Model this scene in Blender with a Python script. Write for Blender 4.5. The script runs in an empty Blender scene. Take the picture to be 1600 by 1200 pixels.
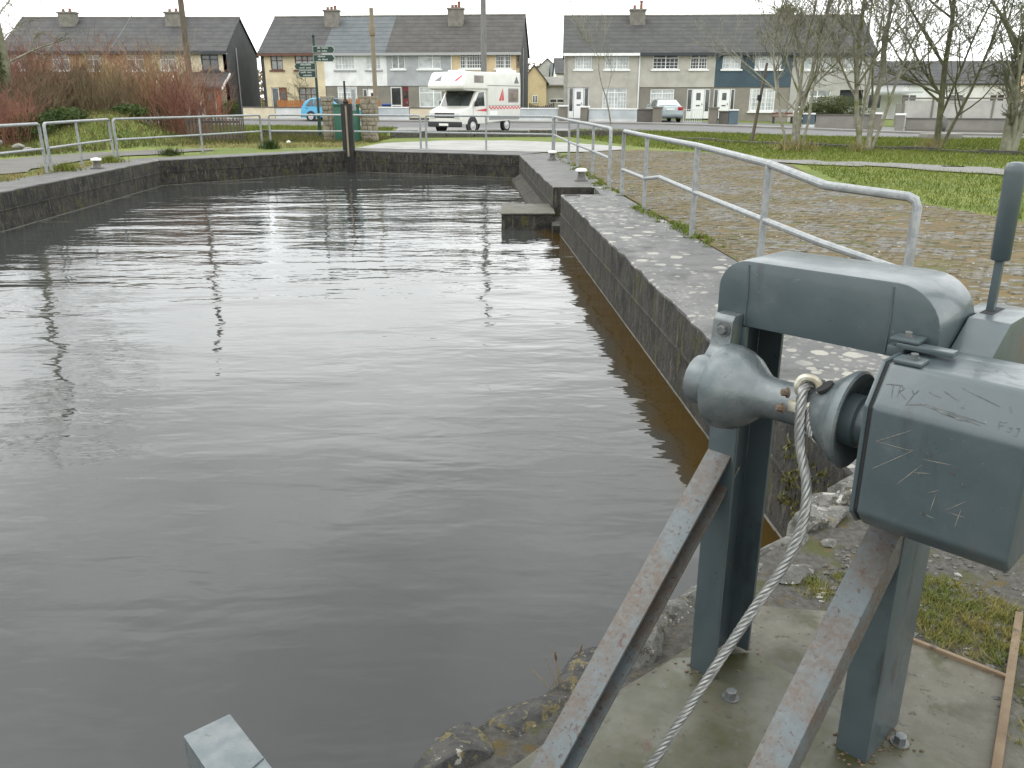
import bpy, bmesh, math, random
import numpy as np
from mathutils import Vector, Matrix
R = random.Random(7)
sc = bpy.context.scene
# ------------------------------------------------------------------ camera
cam_d = bpy.data.cameras.new('camera'); cam = bpy.data.objects.new('camera', cam_d)
sc.collection.objects.link(cam); sc.camera = cam
cam_d.sensor_width = 36.0; cam_d.lens = 36.0 * 1295 / 1600
cam_d.clip_start = 0.05; cam_d.clip_end = 3000
cam.location = (0, 0, 1.6); cam.rotation_euler = (math.pi / 2 - math.atan(445 / 1295.0), 0, 0)
# ------------------------------------------------------------------ sky
SUN_EL, SUN_AZ = math.radians(50), math.radians(-75)     # azimuth clockwise from +Y (to the left, behind cloud)
w = bpy.data.worlds.new('World'); sc.world = w; w.use_nodes = True
nt = w.node_tree; nt.nodes.clear()
def N(t, typ, **k):
    n = t.nodes.new(typ)
    for a, b in k.items(): setattr(n, a, b)
    return n
out = N(nt, 'ShaderNodeOutputWorld'); bg = N(nt, 'ShaderNodeBackground'); nt.links.new(bg.outputs[0], out.inputs[0])
sky = N(nt, 'ShaderNodeTexSky', sky_type='NISHITA', sun_disc=False, sun_elevation=SUN_EL, sun_rotation=SUN_AZ, air_density=1.0, dust_density=6.0, ozone_density=1.0)
hs = N(nt, 'ShaderNodeHueSaturation'); hs.inputs['Saturation'].default_value = 0.12; nt.links.new(sky.outputs[0], hs.inputs['Color'])
tc = N(nt, 'ShaderNodeTexCoord'); mp = N(nt, 'ShaderNodeMapping'); mp.inputs['Scale'].default_value = (1, 1, 2.2)
nt.links.new(tc.outputs['Generated'], mp.inputs[0])
nz = N(nt, 'ShaderNodeTexNoise'); nz.inputs['Scale'].default_value = 3.4; nz.inputs['Detail'].default_value = 6; nz.inputs['Roughness'].default_value = .55
nt.links.new(mp.outputs[0], nz.inputs['Vector'])
cr = N(nt, 'ShaderNodeValToRGB'); cr.color_ramp.elements[0].position = .3; cr.color_ramp.elements[0].color = (21.5, 22.3, 22.6, 1)
cr.color_ramp.elements[1].position = .72; cr.color_ramp.elements[1].color = (37.0, 37.8, 37.5, 1)
nt.links.new(nz.outputs[0], cr.inputs[0])
mx = N(nt, 'ShaderNodeMix', data_type='RGBA'); mx.inputs[0].default_value = .8       # an overcast deck over the clear sky
sz = N(nt, 'ShaderNodeSeparateXYZ'); nt.links.new(tc.outputs['Generated'], sz.inputs[0])
ov = N(nt, 'ShaderNodeMapRange'); ov.inputs[1].default_value = 0.; ov.inputs[2].default_value = 1.; ov.inputs[3].default_value = .95; ov.inputs[4].default_value = 1.1; nt.links.new(sz.outputs[2], ov.inputs[0])   # a thin overcast, a little brighter overhead
vm = N(nt, 'ShaderNodeVectorMath', operation='SCALE'); nt.links.new(cr.outputs[0], vm.inputs[0]); nt.links.new(ov.outputs[0], vm.inputs['Scale'])
nt.links.new(hs.outputs[0], mx.inputs[6]); nt.links.new(vm.outputs[0], mx.inputs[7]); nt.links.new(mx.outputs[2], bg.inputs[0])
bg.inputs[1].default_value = 0.1
# ------------------------------------------------------------------ sun behind the overcast
sd = bpy.data.lights.new('sun', 'SUN'); sd.energy = 0.5; sd.angle = math.radians(30); sd.color = (1, .97, .92)
so = bpy.data.objects.new('sun', sd); sc.collection.objects.link(so)
so.rotation_euler = Vector((-math.sin(SUN_AZ) * math.cos(SUN_EL), -math.cos(SUN_AZ) * math.cos(SUN_EL), -math.sin(SUN_EL))).to_track_quat('-Z', 'Y').to_euler()
# ------------------------------------------------------------------ exposure
sc.view_settings.view_transform = 'Standard'; sc.view_settings.look = 'None'; sc.view_settings.gamma = 1
sc.view_settings.exposure = 0.0
sc.cycles.max_bounces = 6; sc.cycles.caustics_reflective = False; sc.cycles.caustics_refractive = False
try: sc.cycles.use_denoising = True
except Exception: pass

# ================================================================== helpers
def ss(a, b, x):
    t = max(0., min(1., (x - a) / (b - a))); return t * t * (3 - 2 * t)
def zg(x, y):                       # height of the land
    z = .15 * ss(40, 58, y) + .1 * ss(60, 66, y) - .3 * ss(8, 26, x) * ss(34, 46, y)
    z += 1.0 * math.exp(-((x + 15.2) / 1.8) ** 2 - ((y - 32.6) / 2.2) ** 2) + .6 * math.exp(-((x + 19) / 3.5) ** 2 - ((y - 34) / 3) ** 2)
    return z
def tag(o, label=None, cat=None, group=None, kind=None):
    if cat and not kind: kind = 'thing'
    for k, v in (('label', label), ('category', cat), ('group', group), ('kind', kind)):
        if v: o[k] = v
    return o
def empty(name, loc=(0, 0, 0), rz=0, label=None, cat=None, group=None):
    o = bpy.data.objects.new(name, None); o.empty_display_size = .1; sc.collection.objects.link(o)
    o.location = loc; o.rotation_euler = (0, 0, rz); return tag(o, label, cat, group)
class MB:
    def __init__(s): s.v = []; s.f = []
    def add(s, vs, fs):
        n = len(s.v); s.v += [tuple(p) for p in vs]; s.f += [tuple(i + n for i in f) for f in fs]; return s
    def quad(s, a, b, c, d): return s.add((a, b, c, d), ((0, 1, 2, 3),))
    def box(s, x0, x1, y0, y1, z0, z1):
        return s.add([(x, y, z) for z in (z0, z1) for y in (y0, y1) for x in (x0, x1)],
                     [(0, 2, 3, 1), (4, 5, 7, 6), (0, 1, 5, 4), (1, 3, 7, 5), (3, 2, 6, 7), (2, 0, 4, 6)])
    def prism(s, poly, axis, lo, hi):            # poly in the two other axes (cyclic order), extruded along axis
        def pt(p, h):
            return (h, p[0], p[1]) if axis == 0 else ((p[0], h, p[1]) if axis == 1 else (p[0], p[1], h))
        n = len(poly); fs = [tuple(range(n))[::-1], tuple(range(n, 2 * n))] + [(i, (i + 1) % n, n + (i + 1) % n, n + i) for i in range(n)]
        return s.add([pt(p, lo) for p in poly] + [pt(p, hi) for p in poly], fs)
    def tube(s, pts, rad, n=8, caps=True):
        pts = [Vector(p) for p in pts]; m = len(pts)
        if not hasattr(rad, '__len__'): rad = [rad] * m
        up = None; rings = []
        for i in range(m):
            t = (pts[min(i + 1, m - 1)] - pts[max(i - 1, 0)])
            t = t.normalized() if t.length > 1e-9 else Vector((0, 0, 1))
            if up is None: up = t.orthogonal().normalized()
            else:
                up = up - t * up.dot(t); up = up.normalized() if up.length > 1e-6 else t.orthogonal().normalized()
            b = t.cross(up)
            rings.append([pts[i] + (up * math.cos(2 * math.pi * k / n) + b * math.sin(2 * math.pi * k / n)) * rad[i] for k in range(n)])
        fs = [(i * n + k, i * n + (k + 1) % n, (i + 1) * n + (k + 1) % n, (i + 1) * n + k) for i in range(m - 1) for k in range(n)]
        if caps: fs += [tuple(range(n))[::-1], tuple(range((m - 1) * n, m * n))]
        return s.add([p for r in rings for p in r], fs)
    def lathe(s, prof, org, axis, n=24):         # prof = [(distance along axis, radius)]
        o = Vector(org); t = Vector(axis).normalized(); u = t.orthogonal().normalized(); b = t.cross(u); vs = []
        for h, r in prof:
            for k in range(n):
                a = 2 * math.pi * k / n; vs.append(o + t * h + (u * math.cos(a) + b * math.sin(a)) * max(r, 1e-4))
        fs = [(i * n + k, i * n + (k + 1) % n, (i + 1) * n + (k + 1) % n, (i + 1) * n + k) for i in range(len(prof) - 1) for k in range(n)]
        fs += [tuple(range(n))[::-1], tuple(range((len(prof) - 1) * n, len(prof) * n))]
        return s.add(vs, fs)
    def rock(s, c, size, seed, sub=2, rough=.25, flat=None, rz=0):
        bm = bmesh.new(); bmesh.ops.create_icosphere(bm, subdivisions=sub, radius=1); rr = random.Random(seed)
        ph = [(Vector((rr.uniform(-1, 1), rr.uniform(-1, 1), rr.uniform(-1, 1))).normalized(), rr.uniform(.5, .85)) for _ in range(22)]
        bm.verts.ensure_lookup_table(); vs = []; ca, sa = math.cos(rz), math.sin(rz)
        for v in bm.verts:
            p = v.co.copy()
            for nrm, dd in ph:                    # chop facets
                k = p.dot(nrm)
                if k > dd: p -= nrm * (k - dd) * .97
            p *= 1 + rough * .12 * rr.uniform(-1, 1)
            x, y, z = p.x * size[0], p.y * size[1], p.z * size[2]
            if flat is not None and z > flat: z = flat + (z - flat) * .25
            vs.append((c[0] + x * ca - y * sa, c[1] + x * sa + y * ca, c[2] + z))
        fs = [tuple(v.index for v in f.verts) for f in bm.faces]; bm.free(); return s.add(vs, fs)
    def build(s, name, mat, parent=None, smooth=False, bevel=0, seg=2, angle=35):
        me = bpy.data.meshes.new(name); me.from_pydata(s.v, [], s.f)
        bm = bmesh.new(); bm.from_mesh(me); bmesh.ops.recalc_face_normals(bm, faces=bm.faces)
        if bevel:
            es = [e for e in bm.edges if len(e.link_faces) == 2 and e.calc_face_angle(0) > math.radians(25)]
            bmesh.ops.bevel(bm, geom=es, offset=bevel, segments=seg, profile=.6, affect='EDGES', clamp_overlap=True)
        bm.to_mesh(me); bm.free()
        if smooth or bevel:
            for p in me.polygons: p.use_smooth = True
            me.set_sharp_from_angle(angle=math.radians(angle))
        me.materials.append(mat)
        o = bpy.data.objects.new(name, me); sc.collection.objects.link(o)
        if parent: o.parent = parent
        return o
def raw(name, v, f, mat, parent=None, smooth=False):
    me = bpy.data.meshes.new(name); me.from_pydata(v, [], f); me.materials.append(mat)
    if smooth:
        for p in me.polygons: p.use_smooth = True
    o = bpy.data.objects.new(name, me); sc.collection.objects.link(o)
    if parent: o.parent = parent
    return o
def tris(name, V, mat, parent=None):             # V: (n,3,3) numpy triangles
    n = len(V); me = bpy.data.meshes.new(name); me.vertices.add(3 * n); me.vertices.foreach_set('co', V.reshape(-1).astype(np.float32))
    me.loops.add(3 * n); me.loops.foreach_set('vertex_index', np.arange(3 * n, dtype=np.int32)); me.polygons.add(n)
    me.polygons.foreach_set('loop_start', np.arange(0, 3 * n, 3, dtype=np.int32)); me.update(calc_edges=True); me.materials.append(mat)
    o = bpy.data.objects.new(name, me); sc.collection.objects.link(o)
    if parent: o.parent = parent
    return o
def copy_tree(o, parent=None):
    c = o.copy(); sc.collection.objects.link(c)
    if parent: c.parent = parent
    for ch in list(o.children): copy_tree(ch, c)
    return c

# ------------------------------------------------------------------ materials
def mat(name, c, c2=None, scale=4., detail=6, lo=.35, hi=.65, rough=.7, metal=0., bump=0., bscale=None, bdist=.01, layers=(), stretch=(1, 1, 1), coord='Object', spec=.5, coat=0., rvar=0., rand=0.):
    """colour noise between c and c2; layers = (colour, scale, lo, hi, kind, stretch) drawn on top"""
    m = bpy.data.materials.new(name); m.use_nodes = True; t = m.node_tree; b = t.nodes['Principled BSDF']
    b.inputs['Roughness'].default_value = rough; b.inputs['Metallic'].default_value = metal; b.inputs['Specular IOR Level'].default_value = spec
    if coat: b.inputs['Coat Weight'].default_value = coat; b.inputs['Coat Roughness'].default_value = .08
    if coord == 'World': src = N(t, 'ShaderNodeNewGeometry').outputs['Position']
    else: src = N(t, 'ShaderNodeTexCoord').outputs[coord]
    def vec(st):
        if st == (1, 1, 1): return src
        q = N(t, 'ShaderNodeMapping'); q.inputs['Scale'].default_value = st; t.links.new(src, q.inputs[0]); return q.outputs[0]
    def noise(sca, det, st, rg=.6):
        n = N(t, 'ShaderNodeTexNoise'); n.inputs['Scale'].default_value = sca; n.inputs['Detail'].default_value = det; n.inputs['Roughness'].default_value = rg
        t.links.new(vec(st), n.inputs['Vector']); return n.outputs[0]
    def ramp(sock, a, z):
        q = N(t, 'ShaderNodeMapRange'); q.interpolation_type = 'SMOOTHSTEP'; q.inputs[1].default_value = a; q.inputs[2].default_value = z; t.links.new(sock, q.inputs[0]); return q.outputs[0]
    def mixc(fac, A, B):
        q = N(t, 'ShaderNodeMix', data_type='RGBA')
        t.links.new(fac, q.inputs[0])
        for i, X in ((6, A), (7, B)):
            if isinstance(X, tuple): q.inputs[i].default_value = X if len(X) == 4 else X + (1,)
            else: t.links.new(X, q.inputs[i])
        return q.outputs[2]
    kk = ALB.get(name, 1.)
    c = tuple(x * kk for x in c); c2 = None if c2 is None else tuple(x * kk for x in c2)
    layers = tuple((tuple(x * kk for x in L[0]),) + tuple(L[1:]) for L in layers)
    c = tuple(c) + (1,)
    if c2 is not None: col = mixc(ramp(noise(scale, detail, stretch), lo, hi), c, tuple(c2) + (1,))
    else: col = None
    for L in layers:
        lc, ls, la, lz = L[:4]; kind = L[4] if len(L) > 4 else 'noise'; st = L[5] if len(L) > 5 else (1, 1, 1)
        if kind == 'noise': f = ramp(noise(ls, 8, st, .65), la, lz)
        elif kind == 'spot':                      # round blotches of varying size
            dn = N(t, 'ShaderNodeTexNoise'); dn.inputs['Scale'].default_value = ls * 2.5; dn.inputs['Detail'].default_value = 3; t.links.new(vec(st), dn.inputs['Vector'])
            ad = N(t, 'ShaderNodeMixRGB', blend_type='ADD'); ad.inputs[0].default_value = .35 / ls; t.links.new(vec(st), ad.inputs[1]); t.links.new(dn.outputs['Color'], ad.inputs[2])
            vo = N(t, 'ShaderNodeTexVoronoi'); vo.inputs['Scale'].default_value = ls; t.links.new(ad.outputs[0], vo.inputs['Vector'])
            sx = N(t, 'ShaderNodeSeparateColor'); t.links.new(vo.outputs['Color'], sx.inputs[0])
            mm = N(t, 'ShaderNodeMath', operation='MULTIPLY'); t.links.new(sx.outputs[0], mm.inputs[0]); mm.inputs[1].default_value = lz
            su = N(t, 'ShaderNodeMath', operation='SUBTRACT'); t.links.new(mm.outputs[0], su.inputs[0]); t.links.new(vo.outputs['Distance'], su.inputs[1])
            f = ramp(su.outputs[0], la, la + .05)
        elif kind == 'line':                      # thin joints
            wv = N(t, 'ShaderNodeTexWave', wave_profile='SAW', bands_direction='Z'); wv.inputs['Scale'].default_value = ls; wv.inputs['Distortion'].default_value = .15; t.links.new(vec(st), wv.inputs['Vector']); f = ramp(wv.outputs[1], la, lz)
        if len(L) > 6:                            # gate the layer by another noise
            g = ramp(noise(L[6][0], 3, (1, 1, 1)), L[6][1], L[6][2]); q = N(t, 'ShaderNodeMath', operation='MULTIPLY'); t.links.new(f, q.inputs[0]); t.links.new(g, q.inputs[1]); f = q.outputs[0]
        col = mixc(f, col if col is not None else c, tuple(lc) + (1,))
    if rand:                                      # per-object brightness
        oi = N(t, 'ShaderNodeObjectInfo'); mr = N(t, 'ShaderNodeMapRange'); mr.inputs[3].default_value = 1 - rand; mr.inputs[4].default_value = 1 + rand; t.links.new(oi.outputs['Random'], mr.inputs[0])
        hv = N(t, 'ShaderNodeHueSaturation'); t.links.new(mr.outputs[0], hv.inputs['Value'])
        if col is None: hv.inputs['Color'].default_value = c
        else: t.links.new(col, hv.inputs['Color'])
        col = hv.outputs[0]
    if col is None: b.inputs['Base Color'].default_value = c
    else: t.links.new(col, b.inputs['Base Color'])
    if rvar:
        q = N(t, 'ShaderNodeMapRange'); q.inputs[3].default_value = max(0, rough - rvar); q.inputs[4].default_value = min(1, rough + rvar); q.inputs[1].default_value = .3; q.inputs[2].default_value = .7
        t.links.new(noise(scale * 1.7 + 1, 5, (1, 1, 1)), q.inputs[0]); t.links.new(q.outputs[0], b.inputs['Roughness'])
    if bump:
        bn = N(t, 'ShaderNodeBump'); bn.inputs['Strength'].default_value = bump; bn.inputs['Distance'].default_value = bdist
        t.links.new(noise(bscale or scale * 4, 8, stretch, .7), bn.inputs['Height']); t.links.new(bn.outputs[0], b.inputs['Normal'])
    m.diffuse_color = c
    return m
M = {}
ALB = dict(twig_brown=0.8, render_salmon=0.75, leaf_hedge=0.8, slate_blue=0.8, tile_brown=0.78, slate_green=0.75, slate_dark=0.75, sign_pale=0.7, car_silver=0.75, winch_paint=0.33, winch_brace=0.37, winch_worn=0.44, base_steel=0.19, slab_concrete=0.25, quay_face=.5, quay_top=0.4, quay_top_plain=0.36, meniscus_glint=0.26, sign_green=0.55, scratch_light=.42, sett_stone=0.38, sett_bed=0.52, stone_lichen=0.72, stone_dark=.6, timber=0.36, lawn=0.7, grass_blade=0.74, bank_grass=0.8, moss_tuft=1.0, apron_concrete=0.55, gravel_moss=0.48, pavement=.6, gravel_pale=0.48, path_dirt=0.38, rope_wire=0.52, bolt_steel=.6, galvanised=0.7, asphalt=0.6, wall_concrete=.7, bark_grey=.95, trim_white=1.0, van_white=.85, bollard_white=.9, door_white=1.0, render_white=0.95, wall_white=.75, render_cream=0.95, render_yellow=0.95, dash_beige=0.9, dash_grey=0.88, lock_timber=.7)
def paint(name, c, c2, **k): M[name] = mat(name, c, c2, **k); return M[name]
RUST = (.16, .06, .035)
paint('winch_paint', (.135, .185, .205), (.165, .215, .235), scale=7, rough=.36, rvar=.1, coat=.18, bump=.12, bscale=60, bdist=.004, layers=(((.2, .245, .262), 11, .55, .75), ((.09, .11, .115), 6, .58, .7, 'noise', (1, 1, .3)), ((.26, .16, .1), 9, .66, .74, 'noise', (1, 1, .25)), (RUST, 40, .68, .71, 'noise', (1, 1, 1), (4, .5, .6)), ((.05, .06, .06), 37, .68, .72), ((.34, .38, .39), 52, .68, .71)))
paint('winch_brace', (.2, .2, .19), (.19, .15, .12), scale=55, lo=.4, hi=.56, rough=.5, rvar=.15, bump=.2, bscale=70, bdist=.004, layers=(((.2, .24, .255), 6, .48, .62), ((.12, .07, .05), 90, .58, .64), ((.14, .07, .05), 34, .58, .66, 'noise', (1, 1, 1), (5, .5, .6)), ((.33, .33, .32), 18, .66, .8)))
paint('winch_worn', (.19, .235, .25), (.3, .33, .335), scale=14, rough=.34, rvar=.14, metal=.35, bump=.25, bscale=50, bdist=.004, layers=(((.1, .12, .13), 26, .6, .72), ((.22, .13, .09), 18, .68, .76), ((.42, .44, .44), 30, .66, .75)))
paint('bolt_steel', (.16, .18, .19), (.25, .25, .24), scale=40, rough=.45, metal=.5)
paint('dark_gap', (.008, .009, .01), (.012, .012, .012), rough=.9)
paint('scratch_light', (.4, .39, .35), (.25, .24, .21), scale=60, rough=.8)
paint('scratch_dark', (.04, .035, .03), (.1, .1, .095), scale=60, rough=.8)
paint('scratch_faint', (.05, .055, .055), (.11, .115, .11), scale=60, rough=.8)
paint('rope_wire', (.34, .35, .34), (.45, .45, .43), scale=40, rough=.42, metal=.55)
paint('rope_clip', (.48, .47, .4), (.3, .27, .2), scale=40, rough=.5, metal=.3)
paint('galvanised', (.3, .32, .325), (.42, .435, .435), scale=16, rough=.48, metal=.35, rvar=.1, coord='World', layers=(((.24, .25, .25), 30, .6, .7),))
paint('quay_face', (.03, .028, .024), (.085, .077, .062), scale=7, rough=.85, bump=1., bscale=20, bdist=.05, coord='World', stretch=(1, 1, .7),
      layers=(((.015, .014, .013), 2.4, .5, .62), ((.17, .15, .1), 17, .55, .66, 'noise', (1, 1, .16)), ((.11, .1, .025), 9, .55, .63, 'noise', (1, 1, .45)), ((.1, .1, .018), 1.7, .6, .68, 'noise', (1, 1, 1.3)), ((.42, .4, .33), 30, .65, .69, 'noise', (1, 1, .4)), ((.012, .012, .01), 13, .58, .64)))
paint('quay_top', (.165, .165, .16), (.235, .23, .22), scale=1.6, rough=.62, rvar=.15, bump=.5, bscale=60, bdist=.006, coord='World',
      layers=(((.095, .095, .09), 2.2, .46, .64), ((.3, .295, .275), 26, .58, .68), ((.07, .07, .065), 45, .62, .68), ((.6, .58, .5), 5.6, .0, .5, 'spot', (1, 1, 1), (.5, .42, .52)), ((.5, .48, .42), 10.5, .0, .46, 'spot', (1, 1, 1), (.7, .46, .56)), ((.5, .48, .42), 19, .0, .42, 'spot', (1, 1, 1), (.8, .48, .6)), ((.16, .15, .05), .9, .62, .75)))
paint('quay_top_plain', (.2, .198, .185), (.27, .262, .245), scale=1.1, rough=.7, rvar=.12, bump=.5, bscale=50, bdist=.006, coord='World', layers=(((.13, .128, .115), 2.5, .55, .7), ((.42, .4, .35), 9, .68, .72), ((.2, .17, .08), 1.2, .6, .72)))
paint('bank_grass', (.07, .085, .022), (.14, .135, .045), scale=.8, rough=.8, spec=.15, coord='World', layers=(((.17, .13, .06), 1.7, .52, .66), ((.06, .1, .016), 1.1, .58, .7)))
paint('paving_moss', (.13, .105, .035), (.22, .165, .06), scale=1.2, rough=1, coord='World', layers=(((.12, .125, .025), 1.6, .5, .62), ((.33, .3, .22), 6, .6, .68)))
paint('meniscus_glint', (.33, .31, .25), (.22, .2, .15), scale=9, rough=.7, coord='World')  # pale colour painting the bright meniscus reflection along the quay walls
paint('stone_lichen', (.13, .128, .115), (.27, .26, .235), scale=18, rough=.9, bump=1., bscale=50, bdist=.03, coord='World', layers=(((.07, .065, .045), 14, .54, .62), ((.26, .22, .11), 22, .6, .66), ((.58, .56, .52), 11, .0, .45, 'spot', (1, 1, 1), (3., .45, .55)), ((.66, .64, .6), 24, .6, .65), ((.6, .58, .54), 60, .62, .66)))
paint('stone_dark', (.05, .052, .05), (.12, .115, .105), scale=16, rough=.8, bump=1., bscale=40, bdist=.03, coord='World', layers=(((.26, .21, .09), 18, .54, .6), ((.55, .53, .45), 26, .62, .66), ((.3, .26, .14), 40, .6, .66), ((.06, .07, .02), 9, .58, .66)))
paint('slab_concrete', (.29, .268, .2), (.38, .355, .275), scale=9, rough=.8, bump=.4, bscale=80, bdist=.004, coord='World', layers=(((.2, .19, .14), 3, .48, .66), ((.42, .4, .35), 18, .58, .7), ((.09, .08, .06), 60, .63, .7), ((.17, .17, .07), 6, .54, .68), ((.13, .12, .09), 26, .58, .68)))
paint('base_steel', (.22, .22, .125), (.34, .33, .22), scale=5, rough=.5, rvar=.15, bump=.15, bscale=60, bdist=.003, coord='World', layers=(((.17, .17, .03), 2.6, .46, .6), ((.36, .35, .3), 14, .58, .72), ((.24, .06, .04), 5, .6, .66), ((.06, .055, .04), 70, .64, .7), ((.1, .1, .05), 22, .58, .68)))
paint('timber', (.3, .2, .11), (.42, .3, .18), scale=8, rough=.8, stretch=(1, 1, 1), bump=.4, bscale=50, bdist=.004, layers=(((.16, .12, .08), 13, .6, .7),))
paint('gravel_moss', (.11, .1, .08), (.2, .185, .16), scale=34, rough=.95, bump=1., bscale=90, bdist=.02, coord='World', layers=(((.42, .41, .38), 60, .62, .68), ((.13, .135, .03), 5, .5, .62), ((.2, .14, .035), 9, .56, .68)))
paint('asphalt', (.145, .143, .14), (.19, .188, .184), scale=.5, rough=.75, coord='World', bump=.2, bscale=40, layers=(((.23, .228, .22), .35, .6, .75, 'noise', (1, 2.5, 1)),))
paint('pavement', (.27, .265, .25), (.33, .325, .31), scale=.8, rough=.8, coord='World')
paint('apron_concrete', (.42, .41, .385), (.52, .51, .485), scale=.9, rough=.85, coord='World', layers=(((.3, .28, .21), 1.6, .6, .72), ((.2, .21, .07), 2.5, .66, .72)))
paint('land', (.105, .125, .03), (.175, .175, .055), scale=.7, rough=.95, coord='World', bump=.6, bscale=30, bdist=.03, layers=(((.07, .115, .02), 4, .5, .7), ((.26, .22, .1), 9, .62, .72)))
paint('lawn', (.12, .17, .018), (.2, .235, .035), scale=.5, rough=.95, coord='World', bump=.8, bscale=25, bdist=.04, layers=(((.06, .11, .012), 3, .5, .68), ((.2, .19, .06), 1.6, .6, .72), ((.23, .19, .075), .8, .66, .76)))
paint('grass_blade', (.12, .165, .02), (.2, .22, .045), scale=.6, rough=.7, spec=.15, coord='World', layers=(((.23, .2, .075), 1.5, .58, .7), ((.05, .1, .012), 5, .55, .7)))
paint('dry_grass', (.26, .2, .09), (.17, .17, .05), scale=3, rough=.8, coord='World')
paint('moss_tuft', (.1, .125, .02), (.2, .17, .045), scale=6, rough=.95, coord='World')
paint('path_dirt', (.24, .225, .2), (.3, .285, .255), scale=1.2, rough=.95, coord='World', bump=.4, bscale=40, layers=(((.14, .16, .05), 1.1, .6, .75), ((.21, .17, .09), 2, .56, .7)))
paint('gravel_pale', (.3, .29, .27), (.4, .39, .37), scale=8, rough=.95, coord='World', bump=.6, bscale=60, layers=(((.15, .17, .05), 1.4, .56, .68),))
paint('sett_bed', (.14, .1, .035), (.22, .155, .055), scale=2.5, rough=1, coord='World', bump=.6, bscale=40, layers=(((.13, .14, .025), 1.5, .5, .64), ((.07, .055, .03), 14, .56, .66)))
paint('sett_stone', (.25, .24, .21), (.37, .355, .32), scale=5.5, detail=2, rough=.85, coord='World', bump=.6, bscale=50, bdist=.008, layers=(((.24, .185, .08), .9, .42, .6), ((.15, .115, .045), 7, .5, .62), ((.15, .15, .035), 1.3, .56, .66), ((.72, .7, .64), 13, .6, .66)))
paint('bollard_iron', (.07, .068, .065), (.13, .12, .11), scale=14, rough=.8, coord='World', bump=.4, bscale=50)
paint('bollard_white', (.72, .72, .7), (.8, .8, .78), scale=10, rough=.6)
paint('bark_grey', (.17, .16, .12), (.27, .255, .2), scale=6, rough=.95, coord='World', bump=.6, bscale=30, layers=(((.13, .14, .035), 2.2, .52, .66),))
paint('bark_dark', (.08, .077, .05), (.14, .135, .08), scale=5, rough=.95, coord='World', bump=.6, bscale=30, layers=(((.09, .11, .02), 2, .5, .66),))
paint('bark_mossy', (.12, .12, .075), (.2, .195, .14), scale=3, rough=.95, coord='World', bump=.6, bscale=30)
paint('twig_red', (.15, .06, .045), (.24, .105, .07), scale=.8, rough=.85, coord='World', layers=(((.16, .115, .05), .7, .55, .7),))
paint('twig_brown', (.12, .085, .05), (.21, .155, .085), scale=.9, rough=.9, coord='World')
paint('twig_straw', (.26, .19, .085), (.17, .115, .06), scale=1.3, rough=.9, coord='World')
paint('leaf_dark', (.03, .05, .014), (.06, .085, .022), scale=2, rough=.6, spec=.15, coord='World')
paint('leaf_hedge', (.045, .06, .016), (.085, .1, .03), scale=2, rough=.7, spec=.15, coord='World')
paint('leaf_olive', (.075, .075, .02), (.12, .11, .035), scale=1.6, rough=.7, spec=.15, coord='World')
paint('pole_wood', (.075, .058, .045), (.13, .105, .08), scale=4, rough=.9, stretch=(6, 6, .6))
paint('pole_weathered', (.17, .14, .095), (.23, .195, .14), scale=4, rough=.9, stretch=(6, 6, .6))
paint('pole_grey', (.13, .125, .12), (.19, .185, .18), scale=4, rough=.85, stretch=(4, 4, .5))
paint('wire', (.1, .1, .1), None, rough=.7)
paint('guard_yellow', (.55, .33, .02), (.62, .4, .04), rough=.6)
paint('lock_timber', (.016, .015, .014), (.035, .033, .03), scale=6, rough=.85, stretch=(4, 4, .4), bump=.4, bscale=20)
paint('cabinet_green', (.012, .075, .048), (.018, .09, .058), scale=3, rough=.55)
paint('sign_green', (.008, .045, .032), (.012, .055, .04), scale=5, rough=.5)
paint('sign_pale', (.5, .55, .52), None, rough=.6)
paint('fieldstone', (.17, .145, .105), (.27, .235, .18), scale=4, rough=.95, coord='World', bump=.8, bscale=16, bdist=.03)
paint('boulder', (.06, .062, .055), (.12, .12, .11), scale=3, rough=.9, coord='World')
# buildings
def wallmat(n, c, v=.12, **k):
    paint(n, tuple(x * (1 - v) for x in c), tuple(min(1, x * (1 + v * .6)) for x in c), scale=1.2, rough=.92, bump=.35, bscale=24, bdist=.02, coord='World', layers=((tuple(x * .7 for x in c), 2.0, .6, .8, 'noise', (1, 1, .25)),), **k)
wallmat('render_cream', (.62, .53, .36)); wallmat('render_white', (.72, .72, .71)); wallmat('render_grey', (.36, .37, .38)); wallmat('render_yellow', (.6, .47, .29))
wallmat('dash_beige', (.45, .43, .37)); wallmat('dash_grey', (.43, .42, .385)); wallmat('render_blue', (.055, .085, .105)); wallmat('dash_stone', (.24, .22, .185)); wallmat('render_dark', (.062, .064, .064)); wallmat('render_salmon', (.5, .33, .2))
wallmat('brick_red', (.28, .085, .055)); wallmat('stone_clad', (.21, .195, .165)); wallmat('wall_cream', (.56, .49, .36)); wallmat('wall_white', (.74, .74, .72)); wallmat('wall_grey', (.42, .45, .46)); wallmat('wall_dark', (.1, .09, .08)); wallmat('wall_concrete', (.28, .265, .235)); wallmat('pillar_stone', (.16, .145, .12)); wallmat('wall_blue', (.09, .125, .15))
def roofmat(n, c, c2):
    paint(n, c, c2, scale=1.4, rough=.8, bump=.5, bscale=9, bdist=.03, layers=(((c2[0] * 1.3, c2[1] * 1.25, c2[2] * 1.15), 5, .6, .72, 'noise', (.5, 1, 1)), ((c[0] * .7, c[1] * .7, c[2] * .7), 2.2, .6, .75), ((c2[0] * 1.7, c2[1] * 1.65, c2[2] * 1.5), 16, .62, .7, 'noise', (.6, 1, 1)), ((c[0] * .5, c[1] * .5, c[2] * .5), 1.05, .8, .95, 'line')))
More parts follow.
